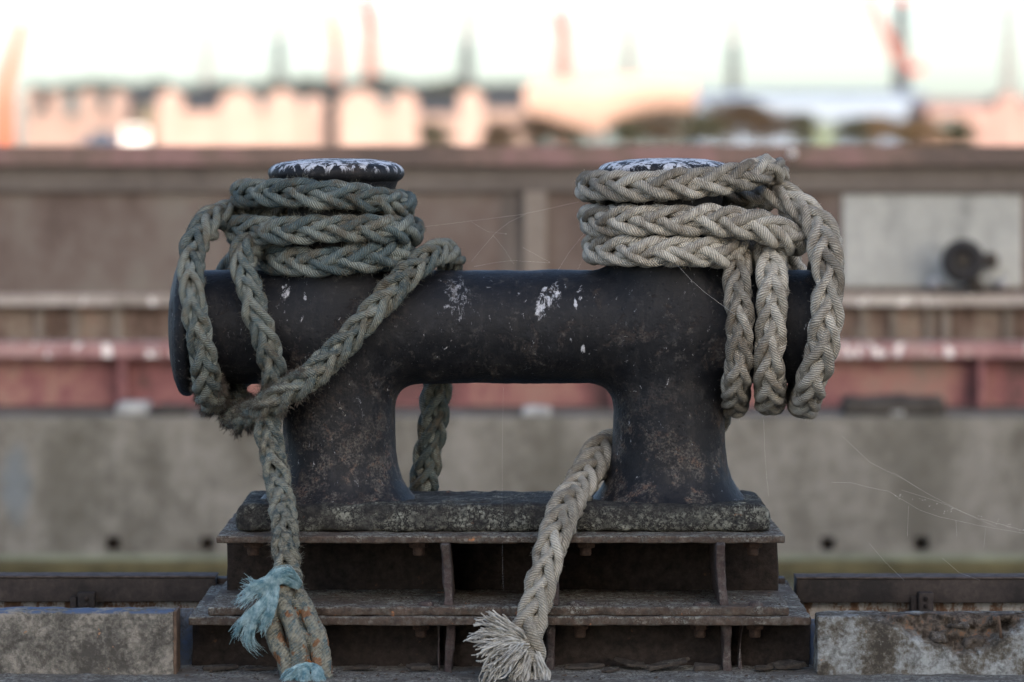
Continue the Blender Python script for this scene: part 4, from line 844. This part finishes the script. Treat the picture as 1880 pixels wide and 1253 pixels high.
# trees
def tree(label, d, px, top, wpx, mat, seed, n=900, base=None):
    rg = np.random.default_rng(seed); y = d - D; k = d / FPX; x = (px - 940) * k; zt_ = Z(top, y); h = zt_ - ZG; w_ = wpx * k / 2
    t = empty('tree', (x, y, ZG), label, 'tree', 'trees on the far bank'); b = MB()
    b.tube([(x, y, ZG - .2), (x + .1, y, ZG + h * .3), (x - .05, y, ZG + h * .75)], (.05 * h * .5, .035 * h * .5, .01 * h), 7)
    cl = []
    for i in range(9):
        a = rg.uniform(0, 6.28); r_ = w_ * rg.uniform(.25, .8); c = np.array((x + r_ * math.cos(a), y + r_ * math.sin(a) * .8, ZG + h * rg.uniform(.38, .86))); cl.append(c)
        b.tube([(x, y, ZG + h * .28), (x + (c[0] - x) * .5, y + (c[1] - y) * .5, (ZG + h * .3 + c[2]) / 2), c], (.02 * h * .6, .012 * h * .6, .004 * h), 5)
    cl.append(np.array((x, y, ZG + h * .84)))
    b.build('trunk', M['bark'], t); V = []; F = []
    for i in range(n):
        c = cl[rg.integers(len(cl))]; p = c + rg.normal(size=3) * (w_ * .26, w_ * .26, h * .12); p[2] = min(max(p[2], ZG + .1), zt_)
        u = rg.normal(size=3); u /= np.linalg.norm(u); v_ = np.cross(u, rg.normal(size=3)); v_ /= np.linalg.norm(v_) + 1e-9; s_ = .058 * h * rg.uniform(.7, 1.4); bI = len(V)
        V += [p - u * s_, p + v_ * s_ * .5, p + u * s_, p - v_ * s_ * .5]; F.append((bI, bI + 1, bI + 2, bI + 3))
    mesh('crown', V, F, mat, t, False)
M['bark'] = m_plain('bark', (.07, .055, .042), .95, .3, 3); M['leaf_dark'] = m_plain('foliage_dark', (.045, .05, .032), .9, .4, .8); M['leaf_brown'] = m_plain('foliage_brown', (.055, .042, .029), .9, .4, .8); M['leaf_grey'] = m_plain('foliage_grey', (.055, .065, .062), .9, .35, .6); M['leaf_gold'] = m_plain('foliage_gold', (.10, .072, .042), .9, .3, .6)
for i, (d, px, top, w_, mt, lb) in enumerate((
    (300, 915, 222, 60, 'leaf_brown', 'low brown bush just left of the cream boat hull'), (190, 985, 216, 110, 'leaf_brown', 'broad brown bush under the bow of the cream boat hull'), (195, 1045, 232, 60, 'leaf_dark', 'small dark bush below the keel of the cream boat hull'),
    (180, 1150, 218, 80, 'leaf_dark', 'dark bush in front of the stern half of the cream boat hull'), (190, 1215, 203, 110, 'leaf_brown', 'wide brown tree below the stern of the cream boat hull'), (200, 1285, 208, 90, 'leaf_dark', 'dark tree just right of the cream boat hull'),
    (220, 1345, 187, 110, 'leaf_brown', 'tall brown tree in front of the left end of the pale warehouse'), (220, 1405, 198, 90, 'leaf_brown', 'brown round tree right of the tallest brown tree'), (230, 1462, 208, 70, 'leaf_dark', 'low dark tree left of the green truck'),
    (240, 1570, 217, 80, 'leaf_dark', 'low dark bush right of the green truck'), (240, 1610, 214, 70, 'leaf_gold', 'golden brown bush in front of the pale warehouse'), (240, 1690, 216, 80, 'leaf_gold', 'golden bush at the right end of the pale warehouse'), (250, 1760, 222, 80, 'leaf_dark', 'dark bush in front of the brick warehouse'), (250, 1660, 224, 60, 'leaf_dark', 'dark bush between the two golden bushes'),
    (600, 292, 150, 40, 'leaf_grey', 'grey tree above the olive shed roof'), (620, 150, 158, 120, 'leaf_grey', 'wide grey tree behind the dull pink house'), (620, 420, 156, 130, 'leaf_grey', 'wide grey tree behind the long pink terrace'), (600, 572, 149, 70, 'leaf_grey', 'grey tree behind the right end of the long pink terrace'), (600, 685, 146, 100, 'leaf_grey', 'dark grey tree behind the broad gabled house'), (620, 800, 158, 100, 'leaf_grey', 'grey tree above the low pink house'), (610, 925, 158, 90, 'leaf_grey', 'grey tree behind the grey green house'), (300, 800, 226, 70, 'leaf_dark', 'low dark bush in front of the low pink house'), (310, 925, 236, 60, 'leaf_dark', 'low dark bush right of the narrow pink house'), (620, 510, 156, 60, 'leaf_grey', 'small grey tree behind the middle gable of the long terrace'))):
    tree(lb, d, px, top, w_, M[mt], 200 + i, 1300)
# the far wood behind the houses reads as one dark band
rgf = np.random.default_rng(77); V = []; F = []; yfw = 660 - D; kf = 660 / FPX
for i in range(9000):
    px = rgf.uniform(60, 1000); topz = Z(157 + 5 * math.sin(px * .021) + 4 * math.sin(px * .057 + 1), yfw); p = np.array(((px - 940) * kf, yfw + rgf.uniform(-8, 8), ZG + (topz - ZG) * rgf.random() ** .7))
    u = rgf.normal(size=3); u /= np.linalg.norm(u); v_ = np.cross(u, rgf.normal(size=3)); v_ /= np.linalg.norm(v_) + 1e-9; s_ = rgf.uniform(.5, 1.1); bI = len(V)
    V += [p - u * s_, p + v_ * s_ * .6, p + u * s_, p - v_ * s_ * .6]; F.append((bI, bI + 1, bI + 2, bI + 3))
tag(mesh('far_wood', V, F, M['leaf_grey'], None, False), 'dark grey far-off wood behind the pink houses', 'wood', None, 'stuff')
# harbour cranes
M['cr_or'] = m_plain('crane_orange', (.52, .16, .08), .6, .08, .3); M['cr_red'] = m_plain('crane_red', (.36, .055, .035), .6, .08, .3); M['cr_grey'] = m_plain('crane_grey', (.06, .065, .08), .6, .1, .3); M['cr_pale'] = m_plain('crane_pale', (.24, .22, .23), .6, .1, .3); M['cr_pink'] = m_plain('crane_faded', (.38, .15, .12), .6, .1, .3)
def lattice(b, p0, p1, w0, w1, n, bar):
    p0, p1 = np.array(p0), np.array(p1); ax = (p1 - p0) / np.linalg.norm(p1 - p0); u = np.cross(ax, (0, 1., 0)); u /= np.linalg.norm(u); v_ = np.cross(ax, u)
    cor = lambda f, i: p0 + (p1 - p0) * f + (w0 + (w1 - w0) * f) * .5 * ((1, 1, -1, -1)[i] * u + (1, -1, -1, 1)[i] * v_)
    for i in range(4):
        b.tube([cor(0, i), cor(1, i)], bar, 4)
        for j in range(n):
            b.tube([cor(j / n, i), cor((j + 1) / n, (i + 1) % 4)], bar * .7, 4); b.tube([cor((j + 1) / n, i), cor((j + 1) / n, (i + 1) % 4)], bar * .7, 4)
def crane(label, d, px, cab, jib, wpx, tower_m, jib_m, base=260, cabm=None, cw=0):
    y = d - D; k = d / FPX; t = empty('harbour_crane', ((px - 940) * k, y, ZG), label, 'crane', 'cranes on the far bank'); pt = lambda a, q: np.array(((a - 940) * k, y, Z(q, y)))
    b = MB(); top = pt(px, cab); lattice(b, ((px - 940) * k, y, ZG), top, wpx * k * 1.7, wpx * k * 1.3, 9, wpx * k * .27); b.build('tower', tower_m, t)
    h = wpx * k; b = MB(); b.add([(top[0] - h * .8, y - h * .7, top[2]), (top[0] + h * 1.0, y - h * .7, top[2]), (top[0] + h * .9, y - h * .7, top[2] + h * 1.3), (top[0] - h * .5, y - h * .7, top[2] + h * 1.3), (top[0] - h * .8, y + h * .7, top[2]), (top[0] + h * 1.0, y + h * .7, top[2]), (top[0] + h * .9, y + h * .7, top[2] + h * 1.3), (top[0] - h * .5, y + h * .7, top[2] + h * 1.3)], [(0, 1, 2, 3), (7, 6, 5, 4), (0, 4, 5, 1), (1, 5, 6, 2), (2, 6, 7, 3), (3, 7, 4, 0)]); b.build('cab', cabm or jib_m, t)
    if jib is not None:
        b = MB(); lattice(b, top + (0, 0, h * .8), pt(*jib), wpx * k * 1.1, wpx * k * .6, 9, wpx * k * .26); b.build('jib', jib_m, t)
        b = MB(); b.tube([top + (h * .5, 0, h), top + (h * .9, 0, h * 4)], h * .12, 4); b.tube([top + (h * .9, 0, h * 4), pt(*jib)], h * .05, 4); b.build('stay', jib_m, t)
    if cw: b = MB().box(top[0] + h * .9, top[0] + h * (.9 + cw), y - h * .6, y + h * .6, top[2] - h * .2, top[2] + h * 1.1); b.build('counterweight', M['cr_red'], t)
crane('tall orange crane leaning past the left edge of the dull pink house', 330, 8, 175, (42, 40), 13, M['cr_or'], M['cr_or'], cabm=M['cr_or'])
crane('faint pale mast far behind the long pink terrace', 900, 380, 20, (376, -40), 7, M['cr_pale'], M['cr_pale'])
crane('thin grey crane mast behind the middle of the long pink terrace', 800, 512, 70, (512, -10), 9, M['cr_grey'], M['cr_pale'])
crane('smaller orange crane with its jib tilted left, next to the tall red crane', 700, 617, 82, (600, 18), 10, M['cr_pink'], M['cr_or'])
crane('tall red orange crane with a steep jib above the broad gabled house', 700, 680, 55, (664, -6), 12, M['cr_pink'], M['cr_red'], cabm=M['cr_red'])
crane('grey crane on a dark purple base above the narrow pink house', 700, 856, 90, (866, -10), 12, M['cr_grey'], M['cr_pale'], cabm=M['cr_grey'])
crane('red crane rising behind the bow of the cream boat hull', 700, 1034, 66, (1020, 20), 12, M['cr_pink'], M['cr_red'], cabm=M['cr_red'])
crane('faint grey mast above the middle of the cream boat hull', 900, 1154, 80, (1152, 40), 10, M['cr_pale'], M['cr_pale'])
crane('grey crane mast at the left end of the pale warehouse', 750, 1346, 80, (1346, 10), 10, M['cr_grey'], M['cr_pale'])
crane('big dark crane with a red counterweight and a pale orange jib leaning left', 560, 1656, 132, (1588, -10), 12, M['cr_grey'], M['cr_pink'], cabm=M['cr_grey'], cw=2.2)
crane('slim grey mast standing beside the jib of the big dark crane', 570, 1654, 8, None, 13, M['cr_grey'], M['cr_red'], cabm=M['cr_red'])
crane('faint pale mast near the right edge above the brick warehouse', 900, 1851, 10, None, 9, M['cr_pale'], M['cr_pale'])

# ================================================================== LIGHT, SKY, CAMERA
SUN_EL, SUN_AZ = R(17.0), R(162.0)                     # evening sun behind the camera; azimuth measured from +y towards +x
sd = Vector((math.sin(SUN_AZ) * math.cos(SUN_EL), math.cos(SUN_AZ) * math.cos(SUN_EL), math.sin(SUN_EL)))
# unseen building added behind the photographer so its shade covers the bollard and basin
M['brick'] = m_plain('shade_block_brick', (.22, .15, .12), .9, .2, .6)
wh = empty('added_shade_block', (11.5, -42, 0), 'unseen plain brick block added behind the photographer to keep the quay in shade', 'building')
MB().box(-3, 26, -52, -32, -.2, 15.5).build('wall', M['brick'], wh)
MB().add([(-3.5, -52.5, 15.51), (-3.5, -31.5, 15.51), (-3.5, -42, 19.5), (26.5, -52.5, 15.51), (26.5, -31.5, 15.51), (26.5, -42, 19.5)], [(0, 1, 2), (5, 4, 3), (0, 2, 5, 3), (1, 4, 5, 2), (0, 3, 4, 1)]).build('roof', M['slate'], wh)
sun = bpy.data.lights.new('sun', 'SUN'); sun.energy = 2.0; sun.angle = R(.5); sun.color = (1, .79, .68)
so = bpy.data.objects.new('sun', sun); COL.objects.link(so); so.rotation_euler = (-sd).to_track_quat('-Z', 'Y').to_euler(); so.location = (0, -20, 30)
W_ = bpy.data.worlds.new('World'); S.world = W_; W_.use_nodes = True; nt = W_.node_tree; nt.nodes.clear()
sky = nt.nodes.new('ShaderNodeTexSky'); sky.sky_type = 'NISHITA'; sky.sun_disc = False; sky.sun_elevation = SUN_EL; sky.sun_rotation = SUN_AZ
sky.air_density = .70; sky.dust_density = 2.1; sky.ozone_density = .75
bg = nt.nodes.new('ShaderNodeBackground'); bg.inputs[1].default_value = .15; wo = nt.nodes.new('ShaderNodeOutputWorld')
nt.links.new(sky.outputs[0], bg.inputs[0]); nt.links.new(bg.outputs[0], wo.inputs[0])
S.view_settings.view_transform = 'Standard'; S.view_settings.look = 'None'; S.view_settings.gamma = 1; S.view_settings.exposure = 1.48
cam = bpy.data.cameras.new('camera'); co = bpy.data.objects.new('camera', cam); COL.objects.link(co); S.camera = co
co.location = (0, -D, H); co.rotation_euler = (R(90), 0, 0)
cam.sensor_width = 36; cam.lens = 36 * FPX / 1880; cam.shift_y = -(626.5 - HOR) / 1880; cam.clip_start = .1; cam.clip_end = 8000
cam.dof.use_dof = True; cam.dof.focus_distance = D - .27; cam.dof.aperture_fstop = cam.lens / 1000 / .064; cam.dof.aperture_blades = 0
